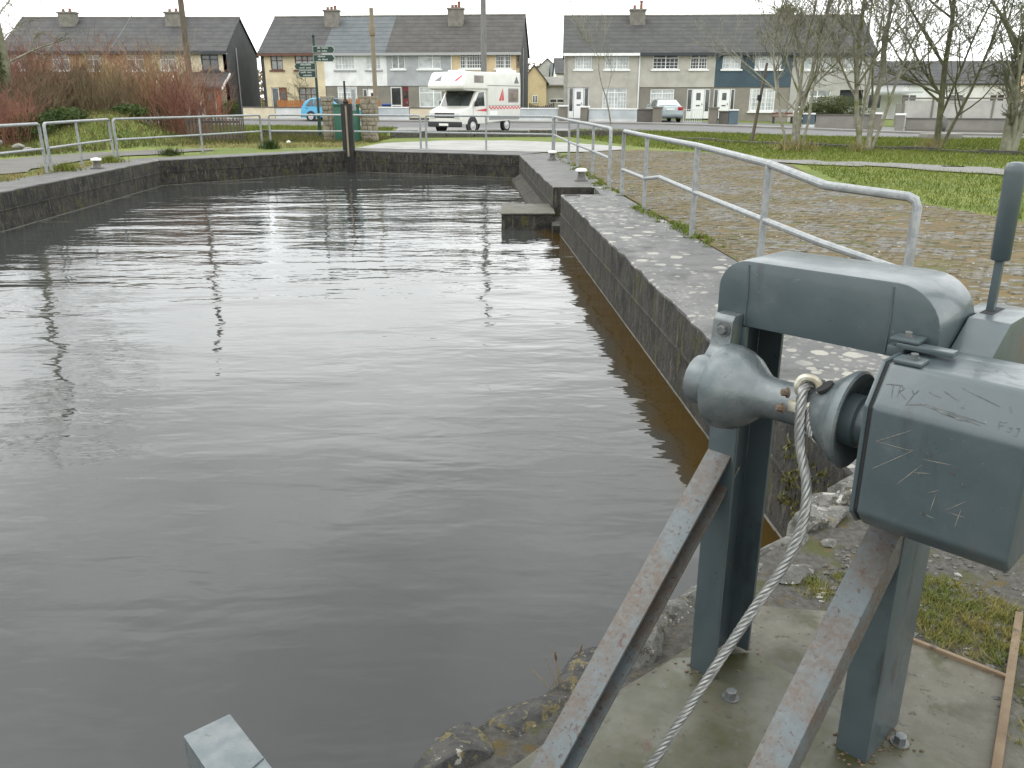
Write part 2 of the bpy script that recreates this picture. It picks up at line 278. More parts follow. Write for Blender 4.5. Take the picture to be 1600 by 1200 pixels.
roofmat('slate_dark', (.05, .05, .05), (.078, .077, .074)); roofmat('slate_blue', (.095, .108, .115), (.125, .137, .143)); roofmat('tile_brown', (.056, .052, .047), (.085, .078, .07)); roofmat('slate_green', (.054, .055, .052), (.08, .079, .073))
paint('trim_white', (.78, .78, .76), (.7, .7, .68), scale=3, rough=.55); paint('trim_brown', (.085, .035, .022), (.12, .05, .03), scale=3, rough=.6); paint('trim_grey', (.33, .33, .33), None, rough=.7); paint('trim_dark', (.03, .035, .04), None, rough=.6)
paint('pane_curtain', (.34, .37, .37), (.5, .52, .51), scale=2.2, detail=3, rough=.12, coord='World', spec=.6); paint('pane_dark', (.03, .034, .036), (.075, .08, .08), scale=1.5, rough=.08, coord='World', spec=.7); paint('pane_mid', (.16, .18, .175), (.3, .31, .3), scale=2.5, rough=.1, coord='World', spec=.6)
paint('door_white', (.74, .74, .72), None, rough=.4); paint('door_maroon', (.13, .012, .02), None, rough=.5); paint('door_wood', (.2, .085, .035), (.14, .06, .025), scale=3, rough=.5)
paint('pot_red', (.24, .1, .065), (.17, .08, .055), scale=6, rough=.9); paint('chimney', (.15, .14, .12), (.21, .195, .17), scale=3, rough=.95, coord='World')
paint('fence_orange', (.3, .115, .035), (.38, .155, .05), scale=2, rough=.85, coord='World', stretch=(5, 5, 1)); paint('fence_dark', (.06, .048, .04), (.1, .08, .065), scale=2, rough=.9)
paint('iron_gate', (.55, .56, .56), None, rough=.5)
# vehicles
paint('car_blue', (.02, .28, .47), None, rough=.25, coat=.6); paint('car_silver', (.36, .42, .43), None, rough=.28, metal=.4, coat=.6); paint('van_white', (.78, .77, .72), (.72, .71, .66), scale=2, rough=.35, coat=.3)
paint('glass_dark', (.02, .026, .028), (.05, .06, .062), scale=2, rough=.05, spec=.8); paint('glass_pale', (.3, .36, .37), (.42, .47, .48), scale=1.5, rough=.08, spec=.7); paint('glass_brown', (.12, .09, .075), (.22, .18, .155), scale=2, rough=.1)
paint('tyre', (.016, .016, .017), None, rough=.8); paint('wheel_rim', (.5, .5, .5), None, rough=.35, metal=.5); paint('plastic_black', (.02, .02, .021), None, rough=.6); paint('plastic_grey', (.22, .22, .22), None, rough=.6)
paint('lamp_clear', (.55, .56, .53), None, rough=.12); paint('lamp_red', (.35, .012, .012), None, rough=.2); paint('lamp_amber', (.6, .2, .02), None, rough=.25)
paint('decal_red', (.5, .03, .05), None, rough=.45); paint('decal_grey', (.13, .135, .14), None, rough=.5); paint('plate_white', (.7, .7, .66), None, rough=.5); paint('bin_blue', (.03, .08, .36), None, rough=.5); paint('bench_brown', (.13, .04, .025), None, rough=.6)
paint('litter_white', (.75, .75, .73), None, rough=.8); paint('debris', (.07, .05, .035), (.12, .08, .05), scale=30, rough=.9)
# water
def water_material():
    m = bpy.data.materials.new('canal_water'); m.use_nodes = True; t = m.node_tree; b = t.nodes['Principled BSDF']
    b.inputs['Roughness'].default_value = .03; b.inputs['IOR'].default_value = 1.33; b.inputs['Specular IOR Level'].default_value = .5
    pos = N(t, 'ShaderNodeNewGeometry').outputs['Position']
    def nse(sc_, st, rot, det, rg):
        q = N(t, 'ShaderNodeMapping'); q.inputs['Scale'].default_value = st; q.inputs['Rotation'].default_value = (0, 0, rot); t.links.new(pos, q.inputs[0])
        n = N(t, 'ShaderNodeTexNoise'); n.inputs['Scale'].default_value = sc_; n.inputs['Detail'].default_value = det; n.inputs['Roughness'].default_value = rg; n.inputs['Distortion'].default_value = .4
        t.links.new(q.outputs[0], n.inputs['Vector']); return n.outputs[0]
    def mul(a, k):
        q = N(t, 'ShaderNodeMath', operation='MULTIPLY'); t.links.new(a, q.inputs[0])
        if isinstance(k, float): q.inputs[1].default_value = k
        else: t.links.new(k, q.inputs[1])
        return q.outputs[0]
    def add(a, c):
        q = N(t, 'ShaderNodeMath', operation='ADD'); t.links.new(a, q.inputs[0]); t.links.new(c, q.inputs[1]); return q.outputs[0]
    sx = N(t, 'ShaderNodeSeparateXYZ'); t.links.new(pos, sx.inputs[0])
    # silt grey in the deep part, brown where the shallow weedy ledge lies along the right hand wall
    m1 = N(t, 'ShaderNodeMath', operation='MULTIPLY_ADD'); t.links.new(sx.outputs[1], m1.inputs[0]); m1.inputs[1].default_value = .058; t.links.new(sx.outputs[0], m1.inputs[2])
    wob = N(t, 'ShaderNodeMath', operation='MULTIPLY_ADD'); t.links.new(nse(.9, (1, 1, 1), 0, 4, .6), wob.inputs[0]); wob.inputs[1].default_value = .5; t.links.new(m1.outputs[0], wob.inputs[2])
    shal = N(t, 'ShaderNodeMapRange', interpolation_type='SMOOTHSTEP'); near_ = N(t, 'ShaderNodeMapRange'); near_.inputs[1].default_value = 7.5; near_.inputs[2].default_value = 3.2; near_.inputs[3].default_value = 0.; near_.inputs[4].default_value = .5; t.links.new(sx.outputs[1], near_.inputs[0])
    w2_ = N(t, 'ShaderNodeMath', operation='ADD'); t.links.new(wob.outputs[0], w2_.inputs[0]); t.links.new(near_.outputs[0], w2_.inputs[1]); t.links.new(w2_.outputs[0], shal.inputs[0])
    shal.inputs[1].default_value = 1.45; shal.inputs[2].default_value = 1.9; t.links.new(wob.outputs[0], shal.inputs[0])
    wc = N(t, 'ShaderNodeMix', data_type='RGBA'); t.links.new(shal.outputs[0], wc.inputs[0]); wc.inputs[6].default_value = (.034, .036, .034, 1); wc.inputs[7].default_value = (.042, .025, .005, 1); t.links.new(wc.outputs[2], b.inputs['Base Color'])
    far = N(t, 'ShaderNodeMapRange'); far.inputs[1].default_value = 3; far.inputs[2].default_value = 20; far.inputs[3].default_value = .42; far.inputs[4].default_value = .85; t.links.new(sx.outputs[1], far.inputs[0])
    gust = N(t, 'ShaderNodeMapRange'); gust.inputs[1].default_value = .35; gust.inputs[2].default_value = .65; gust.inputs[3].default_value = .45; gust.inputs[4].default_value = 1.1; t.links.new(nse(.35, (.6, 1, 1), .2, 2, .5), gust.inputs[0])
    h = add(mul(nse(1.05, (.32, 1.25, 1), .1, 1, .4), .052), add(add(mul(nse(2.7, (.5, 1.4, 1), -.08, 2, .5), .022), mul(nse(3.4, (.75, 1.2, 1), .5, 2, .5), .008)), mul(nse(7, (.6, 1.3, 1), .05, 2, .55), .0042)))
    h = mul(mul(h, far.outputs[0]), gust.outputs[0])
    bn = N(t, 'ShaderNodeBump'); bn.inputs['Strength'].default_value = 1.; bn.inputs['Distance'].default_value = 1.; t.links.new(h, bn.inputs['Height']); t.links.new(bn.outputs[0], b.inputs['Normal'])
    return m
M['water'] = water_material()

# ================================================================== the setting
def inpoly(p, poly):
    x, y = p; c = False; j = len(poly) - 1
    for i in range(len(poly)):
        (x1, y1), (x2, y2) = poly[i], poly[j]
        if (y1 > y) != (y2 > y) and x < (x2 - x1) * (y - y1) / (y2 - y1) + x1: c = not c
        j = i
    return c
QX = lambda y: 1.74 - .058 * y                       # inner edge of the right quay
NEAR = [(1.5, 3.3), (1.1, 2.86), (.62, 2.4), (.16, 2.0), (-.25, 1.65), (-1.2, .84), (-3, -.7), (-6.5, -3.7)]
basin_big = [(QX(3.4) + .45, 3.0), (QX(15) + .45, 14.8), (QX(15) + .95, 14.8), (QX(15) + .95, 16.5), (QX(16) + .45, 16.5), (QX(26) + .45, 26.6), (-5.42, 29.1), (-10.3, 24), (-9.9, 15), (-9.9, -6), (-6, -4.6), (-1, -.2), (.5, 1.3), (1.6, 2.4)]
def axis(parts):
    r = []
    for a, b, st in parts:
        n = max(1, int(round((b - a) / st))); r += [a + (b - a) * i / n for i in range(n)]
    return r + [parts[-1][1]]
gx = axis([(-1500, -300, 400), (-300, -60, 60), (-60, -24, 4), (-24, -14, 1), (-14, 4, .75), (4, 30, 1.3), (30, 60, 5), (60, 300, 60), (300, 1500, 400)])
gy = axis([(-300, -40, 130), (-40, -6, 8), (-6, 34, .75), (34, 70, 1.2), (70, 120, 10), (120, 500, 80), (500, 2500, 500)])
vs = [(x, y, zg(x, y) - .02) for y in gy for x in gx]; nx = len(gx); fs = []
for j in range(len(gy) - 1):
    for i in range(nx - 1):
        if not inpoly(((gx[i] + gx[i + 1]) / 2, (gy[j] + gy[j + 1]) / 2), basin_big): fs.append((j * nx + i, j * nx + i + 1, (j + 1) * nx + i + 1, (j + 1) * nx + i))
tag(raw('ground', vs, fs, M['lawn'], smooth=True), kind='structure')
def resample(P, n):
    P = [Vector((p[0], p[1], 0)) for p in P]; L = [0]
    for a, b in zip(P, P[1:]): L.append(L[-1] + (b - a).length)
    o = []; k = 0
    for i in range(n + 1):
        t = L[-1] * i / n
        while k < len(P) - 2 and t > L[k + 1]: k += 1
        f = (t - L[k]) / max(1e-9, L[k + 1] - L[k]); o.append(P[k].lerp(P[k + 1], f))
    return o
def strip(name, A, B, m, dz, n=30, c=6, edge=0., seed=1):
    A = resample(A, n); B = resample(B, n); rr = random.Random(seed)
    if edge:
        for P in (A, B):
            for p in P: p.x += rr.uniform(-edge, edge); p.y += rr.uniform(-edge, edge)
    vs = []; fs = []
    for a, b in zip(A, B):
        for k in range(c + 1):
            p = a.lerp(b, k / c); vs.append((p.x, p.y, zg(p.x, p.y) + dz))
    for i in range(n):
        for k in range(c): fs.append((i * (c + 1) + k, (i + 1) * (c + 1) + k, (i + 1) * (c + 1) + k + 1, i * (c + 1) + k + 1))
    return raw(name, vs, fs, m, smooth=True)
def S(o): return tag(o, kind='structure')
ROADN = [(-120, 75), (-60, 61), (-30, 55), (-14, 51.5), (-5, 48.5), (2, 47), (7, 45.5), (10.5, 43.6), (15, 40.5), (24, 38.2), (60, 28), (120, 10)]
ROADF = [(-120, 88), (-60, 72), (-30, 64.5), (-14, 60.3), (-5, 57.2), (2, 55.6), (7, 53.6), (12, 51.2), (17, 49.4), (24, 46.6), (60, 35), (120, 18)]
S(strip('road', ROADN, ROADF, M['asphalt'], .012, 90, 8))
PAVF = [(x + .4, y + 1.7) for x, y in ROADF]
S(strip('pavement', ROADF, PAVF, M['pavement'], .1, 90, 1))
k = MB()
for P in (resample(ROADF, 90),):
    for a, b in zip(P, P[1:]):
        za, zb = zg(a.x, a.y), zg(b.x, b.y); k.quad((a.x, a.y, za - .03), (b.x, b.y, zb - .03), (b.x, b.y, zb + .1), (a.x, a.y, za + .1))
S(k.build('pavement_kerb', M['wall_concrete']))
S(strip('driveways', PAVF[4:11], [(x + .6, y + 9.5) for x, y in PAVF[4:11]], M['asphalt'], .008, 60, 3))
S(strip('lay_by', [(-5.6, 40.4), (2.4, 40.2)], [(-6.5, 49), (3.4, 47.5)], M['pavement'], .016, 10, 8, .1))
S(strip('concrete_apron', [(-5.3, 29.6), (-1.6, 28.2), (1.3, 27.4), (2.6, 27.6), (3.6, 28.8)], [(-4.9, 33.2), (-2.5, 35.4), (0, 35.2), (2.4, 33.2), (3.9, 30.4)], M['apron_concrete'], .01, 24, 6, .12))
S(strip('towpath', [(-11.2, -4), (-11.2, 10), (-11.4, 20), (-11.9, 24), (-10.9, 26.6), (-9.9, 28.4)], [(-16, -4), (-15, 10), (-14.6, 20), (-14.2, 24.5), (-12.6, 27.8), (-10.4, 29.4)], M['path_dirt'], .01, 40, 6, .25))
S(strip('gravel_path', [(6.9, 24.2), (9.2, 23.2), (12.4, 20.6), (22, 11)], [(6.7, 22.8), (8.6, 21.7), (11.4, 18.7), (20, 8.6)], M['gravel_pale'], .01, 40, 4, .38))
# basin floor and water
S(raw('basin_floor', [(-12, -7, -2.2), (3, -7, -2.2), (3, 31, -2.2), (-12, 31, -2.2)], [(0, 1, 2, 3)], M['quay_face']))
S(raw('water', [(-10.6, -6, -.7), (2.2, -6, -.7), (2.2, 29.6, -.7), (-10.6, 29.6, -.7)], [(0, 1, 2, 3)], M['water']))
# near bank under the winch
bank = [p for p in NEAR] + [(-6.5, -7), (3.2, -7), (3.2, 3.3)]
b_ = MB(); b_.prism(bank, 2, -1.8, 0.0); o = b_.build('quay_bank', M['gravel_moss']); S(o)

# ------------------------------------------------------------------ quay walls
def quay(inner, outer, label, step=.22, jit=.018, seed=3, top='quay_top_plain'):
    root = empty('quay_wall', (inner[0][0], inner[0][1], 0), 0, label, 'quay wall')
    ox, oy = inner[0]; rr = random.Random(seed); body = MB(); cope = MB(); tm = MB()
    for (a, b), (c, d) in zip(zip(inner, inner[1:]), zip(outer, outer[1:])):
        a, b, c, d = [Vector((q[0] - ox, q[1] - oy)) for q in (a, b, c, d)]
        n = max(1, int((b - a).length / step)); rows = []
        nrm = Vector(((b - a).y, -(b - a).x)).normalized()
        if nrm.dot(c - a) > 0: nrm = -nrm                    # towards the water
        for i in range(n + 1):
            p = a.lerp(b, i / n); q = c.lerp(d, i / n); j = rr.uniform(-jit, jit) if 0 < i < n else 0
            p2 = p + nrm * j
            rows.append(((q.x, q.y), (p2.x, p2.y), ((p + nrm * .004).x, (p + nrm * .004).y), ((p + nrm * .012).x, (p + nrm * .012).y)))
        ze = [rr.uniform(-.014, -.0) for _ in rows]; zc = {id(r): z for r, z in zip(rows, ze)}
        for r0, r1 in zip(rows, rows[1:]):
            za, zb = zc[id(r0)], zc[id(r1)]
            i0, i1 = [(r[1][0] - nrm.x * .03, r[1][1] - nrm.y * .03) for r in (r0, r1)]; cope.quad((*r0[0], 0), (*r1[0], 0), (*i1, 0), (*i0, 0)); cope.quad((*i0, 0), (*i1, 0), (*r1[1], zb - .004), (*r0[1], za - .004)); cope.quad((*r0[1], za - .004), (*r1[1], zb - .004), (*r1[1], -.03), (*r0[1], -.03))
            body.quad((*r0[1], -.03), (*r1[1], -.03), (*r1[2], -.33), (*r0[2], -.33)); body.quad((*r0[2], -.325), (*r1[2], -.325), (r1[2][0] + nrm.x * .014, r1[2][1] + nrm.y * .014, -.338), (r0[2][0] + nrm.x * .014, r0[2][1] + nrm.y * .014, -.338))
            body.quad((*r0[2], -.33), (*r1[2], -.33), (*r1[3], -.72), (*r0[3], -.72)); body.quad((*r0[3], -.72), (*r1[3], -.72), (*r1[3], -2), (*r0[3], -2))
            w0 = rr.uniform(.004, .011)
            P = lambda r, k: (r[3][0] + nrm.x * k, r[3][1] + nrm.y * k)
            tm.quad((*P(r0, .002), -.686), (*P(r1, .002), -.686), (*P(r1, .005 + w0 * .6), -.697), (*P(r0, .005 + w0 * .6), -.697))  # thin sliver at water level that carries the painted reflection
    for e0, e1 in ((inner[0], outer[0]), (inner[-1], outer[-1])):
        body.quad((e0[0] - ox, e0[1] - oy, -.002), (e1[0] - ox, e1[1] - oy, -.002), (e1[0] - ox, e1[1] - oy, -2), (e0[0] - ox, e0[1] - oy, -2))
    body.build('wall_face', M['quay_face'], root, smooth=True, angle=30); cope.build('coping', M[top], root); tm.build('waterline_glint', M['meniscus_glint'], root)
    return root
W = 1.05
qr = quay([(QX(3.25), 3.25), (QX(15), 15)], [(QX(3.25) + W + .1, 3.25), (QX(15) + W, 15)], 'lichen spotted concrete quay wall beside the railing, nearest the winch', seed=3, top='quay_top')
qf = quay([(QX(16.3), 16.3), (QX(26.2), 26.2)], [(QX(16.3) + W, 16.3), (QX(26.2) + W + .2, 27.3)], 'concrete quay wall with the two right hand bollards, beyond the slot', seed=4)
k = MB(); x0, y0 = QX(15.65) + .75, 15
k.box(0, .3, 0, 1.3, -2, -.001); sb = k.build('slot_back', M['quay_top'], None); sb.location = (x0, y0, 0); sb.parent = qf; sb.matrix_parent_inverse = qf.matrix_world.inverted(); sb.location = (x0 - QX(16.3), y0 - 16.3, 0); sb.matrix_parent_inverse = Matrix()
k = MB(); k.box(-.06, .75, -1.3, 0, -2, -.55); sf = k.build('slot_sill', M['quay_face'], qf)
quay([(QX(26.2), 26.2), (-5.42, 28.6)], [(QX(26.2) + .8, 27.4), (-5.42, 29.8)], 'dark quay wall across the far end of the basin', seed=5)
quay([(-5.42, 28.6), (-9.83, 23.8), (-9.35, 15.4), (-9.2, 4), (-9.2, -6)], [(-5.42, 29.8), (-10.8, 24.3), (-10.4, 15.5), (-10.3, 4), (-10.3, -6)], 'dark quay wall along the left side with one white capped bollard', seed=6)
st = empty('landing_block', (QX(15.8), 15.6, -.7), 0, 'low concrete block jutting from the right quay into the water', 'landing block')
k = MB(); k.box(-1.02, -.02, 0, 1.5, -.9, .27); k.build('block', M['quay_face'], st, bevel=.03)
k = MB(); k.box(-1.03, -.02, -.01, 1.49, .27, .295); k.build('top_slab', M['slab_concrete'], st, bevel=.01)
# sloping ledge at the water beyond the slot
k = MB(); k.prism([(0, -.3), (-.3, -.3), (-.26, .06), (0, .22)], 1, 0, 9); lg = k.build('ledge', M['quay_face'], qf); lg.location = (-.02, .1, -.72); lg.rotation_euler = (0, 0, math.atan(.058))
# near wall rough edge stones
nb = empty('rubble_quay_edge', (.4, 2.2, 0), 0, 'rough lichened rubble stones along the near water edge', 'stone edge')
rr = random.Random(11)
edge = resample(NEAR[:6], 16)
for i, p in enumerate(edge):
    if i in (16,): continue
    L_ = rr.uniform(.11, .17); m = M['stone_lichen'] if i < 8 else M['stone_dark']
    k = MB(); off = rr.uniform(-.02, .05) + (0.02 if i < 8 else .0)
    k.rock((p.x - .4 + .02 - off * .3, p.y - 2.2 - .01 + off * .3, -.04 + rr.uniform(-.015, .02)), (L_ + .06, rr.uniform(.09, .13), rr.uniform(.08, .1)), 100 + i, 3, .22, flat=.07, rz=math.radians(41 + rr.uniform(-14, 14)))
    k.build('stone', m, nb, smooth=True, angle=18)
k = MB()
for a, b in zip(NEAR, NEAR[1:]):
    k.quad((a[0] - .4, a[1] - 2.2, -.04), (b[0] - .4, b[1] - 2.2, -.04), (b[0] - .42, b[1] - 2.18, -2), (a[0] - .42, a[1] - 2.18, -2))
k.build('wall_face', M['quay_face'], nb)

# ------------------------------------------------------------------ cobbled paving right of the rail
paved = [(QX(3.7) + 1.12, 3.7), (QX(15) + 1.1, 15), (QX(26) + 1.25, 26), (2.4, 27.4), (4.2, 28.8), (6.2, 27), (6.9, 24), (7.2, 22), (6.6, 18.5), (6.3, 16), (6.5, 14), (7.0, 12), (7.6, 9), (8.5, 6), (8.5, 3.7)]
pz = MB(); pz.add([(x, y, .004) for x, y in paved], [tuple(range(len(paved)))]); bed = pz.build('paving', M['sett_bed']); S(bed)
cand = []; ang = math.atan(.058); ca, sa = math.cos(ang), math.sin(ang); rr = random.Random(5)
for i in range(-6, 74):
    for j in range(-8, 245):
        u = i * .132 + (.066 if j % 2 else 0); v = j * .098
        x, y = 2.2 + u * ca - v * sa, 3.6 + u * sa + v * ca
        if inpoly((x, y), paved) and inpoly((x + .08, y), paved) and inpoly((x - .08, y), paved):
            if rr.random() < .9 - .35 * ss(.5, .8, .5 + .5 * math.sin(x * 1.7 + 2 * math.sin(y * .9)) * math.sin(y * 1.3 + x)) - .3 * ss(4.2, 6.8, x - .1 * abs(y - 14)): cand.append((x, y))
def sett(mb, x, y, z, a):
    hx, hy, tx, ty = .062, .045, .05, .034; c, s_ = math.cos(a), math.sin(a); h = .028
    q = [(-hx, -hy, -.02), (hx, -hy, -.02), (hx, hy, -.02), (-hx, hy, -.02), (-hx, -hy, h * .6), (hx, -hy, h * .6), (hx, hy, h * .6), (-hx, hy, h * .6), (-tx, -ty, h), (tx, -ty, h), (tx, ty, h), (-tx, ty, h)]
    mb.add([(x + p[0] * c - p[1] * s_, y + p[0] * s_ + p[1] * c, z + p[2]) for p in q], [(8, 9, 10, 11)] + [(4 + k, 4 + (k + 1) % 4, 8 + (k + 1) % 4, 8 + k) for k in range(4)] + [(k, (k + 1) % 4, 4 + (k + 1) % 4, 4 + k) for k in range(4)])
vis = sorted([p for p in cand if p[0] / (p[1] * .96) < .6 and p[1] > 7.0], key=lambda p: p[0] ** 2 + p[1] ** 2)[:300]
one = MB(); sett(one, 0, 0, 0, 0); s0 = one.build('sett', M['sett_stone'], bed); visset = set(vis)
for n_, (x, y) in enumerate(vis):
    o = s0 if n_ == 0 else s0.copy()
    if n_: sc.collection.objects.link(o); o.parent = bed
    o.location = (x, y, rr.uniform(-.025, -.01)); o.rotation_euler = (rr.uniform(-.03, .03), rr.uniform(-.03, .03), ang + rr.uniform(-.04, .04)); o.scale = (rr.uniform(.9, 1.03), rr.uniform(.88, 1.04), 1)
rest = MB()
for x, y in cand:
    if (x, y) not in visset: sett(rest, x, y, rr.uniform(-.026, -.009), ang + rr.uniform(-.05, .05))
o = rest.build('setts', M['sett_stone'], bed); o['kind'] = 'stuff'

# ------------------------------------------------------------------ kerb between verge and bank
def kerb(pts, label, h=.2, wd=.22):
    root = empty('stone_kerb', (pts[0][0], pts[0][1], 0), 0, label, 'kerb'); P = resample(pts, max(2, int(sum(math.dist(a, b) for a, b in zip(pts, pts[1:])) / 1.2)))
    for a, b in zip(P, P[1:]):
        d = (b - a); n = Vector((-d.y, d.x, 0)).normalized() * wd / 2; a2, b2 = a + d * .01, b - d * .01; k = MB(); hh = h + R.uniform(-.03, .03)
        z = zg(a.x, a.y) - .06; ox, oy = pts[0]
        pts8 = [a2 - n, b2 - n, b2 + n, a2 + n]
        k.add([(p.x - ox, p.y - oy, z) for p in pts8] + [(p.x - ox, p.y - oy, z + hh) for p in pts8], [(0, 3, 2, 1), (4, 5, 6, 7), (0, 1, 5, 4), (1, 2, 6, 5), (2, 3, 7, 6), (3, 0, 4, 7)])
        k.build('kerb_stone', M['stone_dark'], root, bevel=.02, seg=1)
kerb([(-11.5, 40), (-8.6, 39.4)], 'short run of dark kerb stones left of the finger post', .34)
kerb([(-5.4, 38.2), (0, 39.4), (5.8, 39.2)], 'dark kerb stones in front of the motorhome', .34)
kerb([(6.4, 38), (9.4, 32.6), (12.2, 29.6), (14, 28), (16, 25.4), (20, 20)], 'thin dark kerb curving behind the right hand trees', .15, .14)

# ------------------------------------------------------------------ railings
def rail_panel(pts, label, mids=(), h=1.08, r=.034, rpost=.035, group=None, feet=True, corner=.07, mid_kink=None, hs=None):
    """pts: ground points; posts at ends and at mids (indices)"""
    o0 = Vector((*pts[0], 0)); root = empty('railing', o0, 0, label, 'railing', group)
    P = [Vector((p[0], p[1], 0)) - o0 for p in pts]
    hs = hs or [h] * len(pts); H = lambda i: hs[i]
    h0, h1 = hs[0], hs[-1]
    d0 = (P[1] - P[0]).normalized(); d1 = (P[-2] - P[-1]).normalized(); V_ = lambda z: Vector((0, 0, z))
    top = [P[0] + V_(h0 * .5), P[0] + V_(h0 - corner), P[0] + V_(h0 - corner * .3) + d0 * corner * .3, P[0] + V_(h0) + d0 * corner]
    for q, hq in zip(P[1:-1], hs[1:-1]): top.append(q + V_(hq))
    top += [P[-1] + V_(h1) + d1 * corner, P[-1] + V_(h1 - corner * .3) + d1 * corner * .3, P[-1] + V_(h1 - corner), P[-1] + V_(h1 * .5)]
    MB().tube(top, r, 10).build('top_rail', M['galvanised'], root, smooth=True)
    mz = h * .5; mid = [q + Vector((0, 0, mz)) for q in P]
    if mid_kink: mid = [Vector((*p, 0)) - Vector((o0.x, o0.y, 0)) + Vector((0, 0, z)) for p, z in mid_kink]
    MB().tube(mid, r * .85, 8).build('mid_rail', M['galvanised'], root, smooth=True)
    idx = [0] + list(mids) + [len(P) - 1]
    for i in idx:
        q = P[i]; big = rpost * (1.0 if i in (0, len(P) - 1) else .9); tz = hs[i] * .5 if i in (0, len(P) - 1) else hs[i]
        po = MB().tube([q, q + Vector((0, 0, tz))], big, 10).build('post', M['galvanised'], root, smooth=True)
        if feet: MB().box(q.x - .09, q.x + .09, q.y - .06, q.y + .06, 0, .012).build('foot_plate', M['bollard_iron'], po)
    return root
GR = None
rail_panel([(2.89, 6.0), (2.385, 6.45), (2.27, 7.55), (2.2, 10.2), (2.02, 12.9), (1.93, 14.9)], 'galvanised railing with bent end, nearest the grey winch', mids=(2, 3, 4), r=.034, rpost=.036,
           hs=[.94, .98, 1.06, 1.08, 1.08, 1.08], mid_kink=[((2.89, 6.0), .4), ((2.385, 6.45), .55), ((2.27, 7.55), .57), ((2.2, 10.2), .54), ((2.08, 12.0), .56), ((2.02, 12.9), .46), ((1.93, 14.9), .44)])
rail_panel([(1.85, 16.2), (1.75, 18.6), (1.6, 21.0), (1.5, 22.7), (1.33, 27.2)], 'galvanised railing along the right quay beside two bollards', mids=(1, 2, 3))
rail_panel([(1.3, 27.5), (-.85, 28.4), (-2.9, 29.2)], 'galvanised railing panel in front of the motorhome', mids=(1,))
rail_panel([(-3.1, 29.3), (-5.6, 30.2), (-8.5, 30.4)], 'galvanised railing panel crossing behind the black timber post', mids=(1,))
rail_panel([(-8.75, 30.2), (-9.75, 27.1), (-10.95, 23.85)], 'galvanised railing panel between slatted wooden pen and basin corner', mids=(1,))
rail_panel([(-11.0, 23.7), (-10.85, 21.6), (-10.6, 19.65)], 'short galvanised railing panel behind the left bollard', mids=(1,))
rail_panel([(-10.58, 19.4), (-10.5, 16), (-10.4, 12.6)], 'galvanised railing panel running out of the left edge', mids=(1,))
# ------------------------------------------------------------------ bollards
def bollard(loc, label, s=1.):
    b = empty('mooring_bollard', loc, 0, label, 'bollard', 'white capped mooring bollards')
    MB().box(-.13 * s, .13 * s, -.1 * s, .1 * s, 0, .025 * s).build('base', M['bollard_iron'], b, bevel=.006)
    MB().lathe([(.025 * s, .1 * s), (.06 * s, .085 * s), (.14 * s, .068 * s), (.19 * s, .07 * s)], (0, 0, 0), (0, 0, 1), 20).build('stem', M['bollard_iron'], b, smooth=True)
    MB().lathe([(.185 * s, .07 * s), (.19 * s, .115 * s), (.215 * s, .125 * s), (.24 * s, .11 * s), (.255 * s, .06 * s), (.258 * s, .0)], (0, 0, 0), (0, 0, 1), 20).build('cap', M['bollard_white'], b, smooth=True, angle=60)
bollard((1.43, 17.6, 0), 'white capped mooring bollard on the right quay nearest the slot')
bollard((1.12, 23.8, 0), 'white capped mooring bollard on the right quay, farther one')
bollard((-10.1, 20.8, 0), 'white capped mooring bollard on the left quay')
# lifting ring left on the quay
k = MB(); k.tube([(math.cos(a) * .13, math.sin(a) * .06, .014) for a in [i * math.pi / 8 for i in range(-1, 10)]], .012, 6); o = k.build('iron_ring', M['bollard_iron'], smooth=True); o.location = (1.05, 14.7, 0); tag(o, 'rusty iron half ring on quay corner by the slot', 'ring')

# ================================================================== the winch
WO = (.5236, 2.039, 0); WR = math.atan2(-.714, .70)
wn = empty('hand_winch', WO, WR, 'grey painted steel hand winch with ball ended drum on the near quay', 'winch')
WP, WB, WW, BS = M['winch_paint'], M['winch_brace'], M['winch_worn'], M['bolt_steel']
def hexbolt(mb, c, axis, r=.012, h=.012):
    mb.lathe([(0, r * 1.5), (.003, r * 1.5)], c, axis, 16); mb.lathe([(.003, r), (.003 + h, r), (.004 + h, r * .8)], c, axis, 6); return mb
# base plate
k = MB(); k.add([(-.075, -.95, .0), (.2, -.95, .0), (.85, -.95, .0), (.85, .17, .0), (.09, .2, .0), (-.06, .05, .0)], [(0, 1, 2, 3, 4, 5)])
k = MB(); k.prism([(-.1, -.98), (.9, -.98), (.9, .16), (.09, .195), (-.06, .0)], 2, .002, .016); k.build('base_plate', M['base_steel'], wn, bevel=.003)
for a, b in ((.155, -.028), (.555, .135), (.155, -.6), (.6, -.6)):
    hexbolt(MB(), (a, b, .016), (0, 0, 1), .016, .02).build('anchor_bolt', BS, wn)
# legs: two channels facing each other
ch = [(.0, .0), (.08, .0), (.08, .012), (.012, .012), (.012, .188), (.08, .188), (.08, .2), (.0, .2)]
k = MB(); k.prism(ch, 2, .016, 1.068); k.build('leg', WP, wn, bevel=.0025)
k = MB(); k.prism([(.525 - x, y) for x, y in ch][::-1], 2, .016, 1.068); k.build('leg', WP, wn, bevel=.0025)
def arc(cx, cz, r, a0, a1, n=8): return [(cx + r * math.cos(math.radians(a0 + (a1 - a0) * i / n)), cz + r * math.sin(math.radians(a0 + (a1 - a0) * i / n))) for i in range(n + 1)]
prof = [(-.004, 1.07), (.526, 1.07)] + arc(.526 - .1, 1.232 - .1, .1, 0, 90) + arc(.07, 1.232 - .075, .074, 90, 180)
k = MB(); k.prism(prof, 1, -.004, .204); bm_ = k.build('beam', WP, wn, bevel=.0035, seg=2)
for a in (.075, .42): MB().tube([(a, -.0045, 1.075), (a + .002, -.005, 1.15), (a - .001, -.0045, 1.222)], .0022, 6).build('weld_seam', WP, bm_, smooth=True)
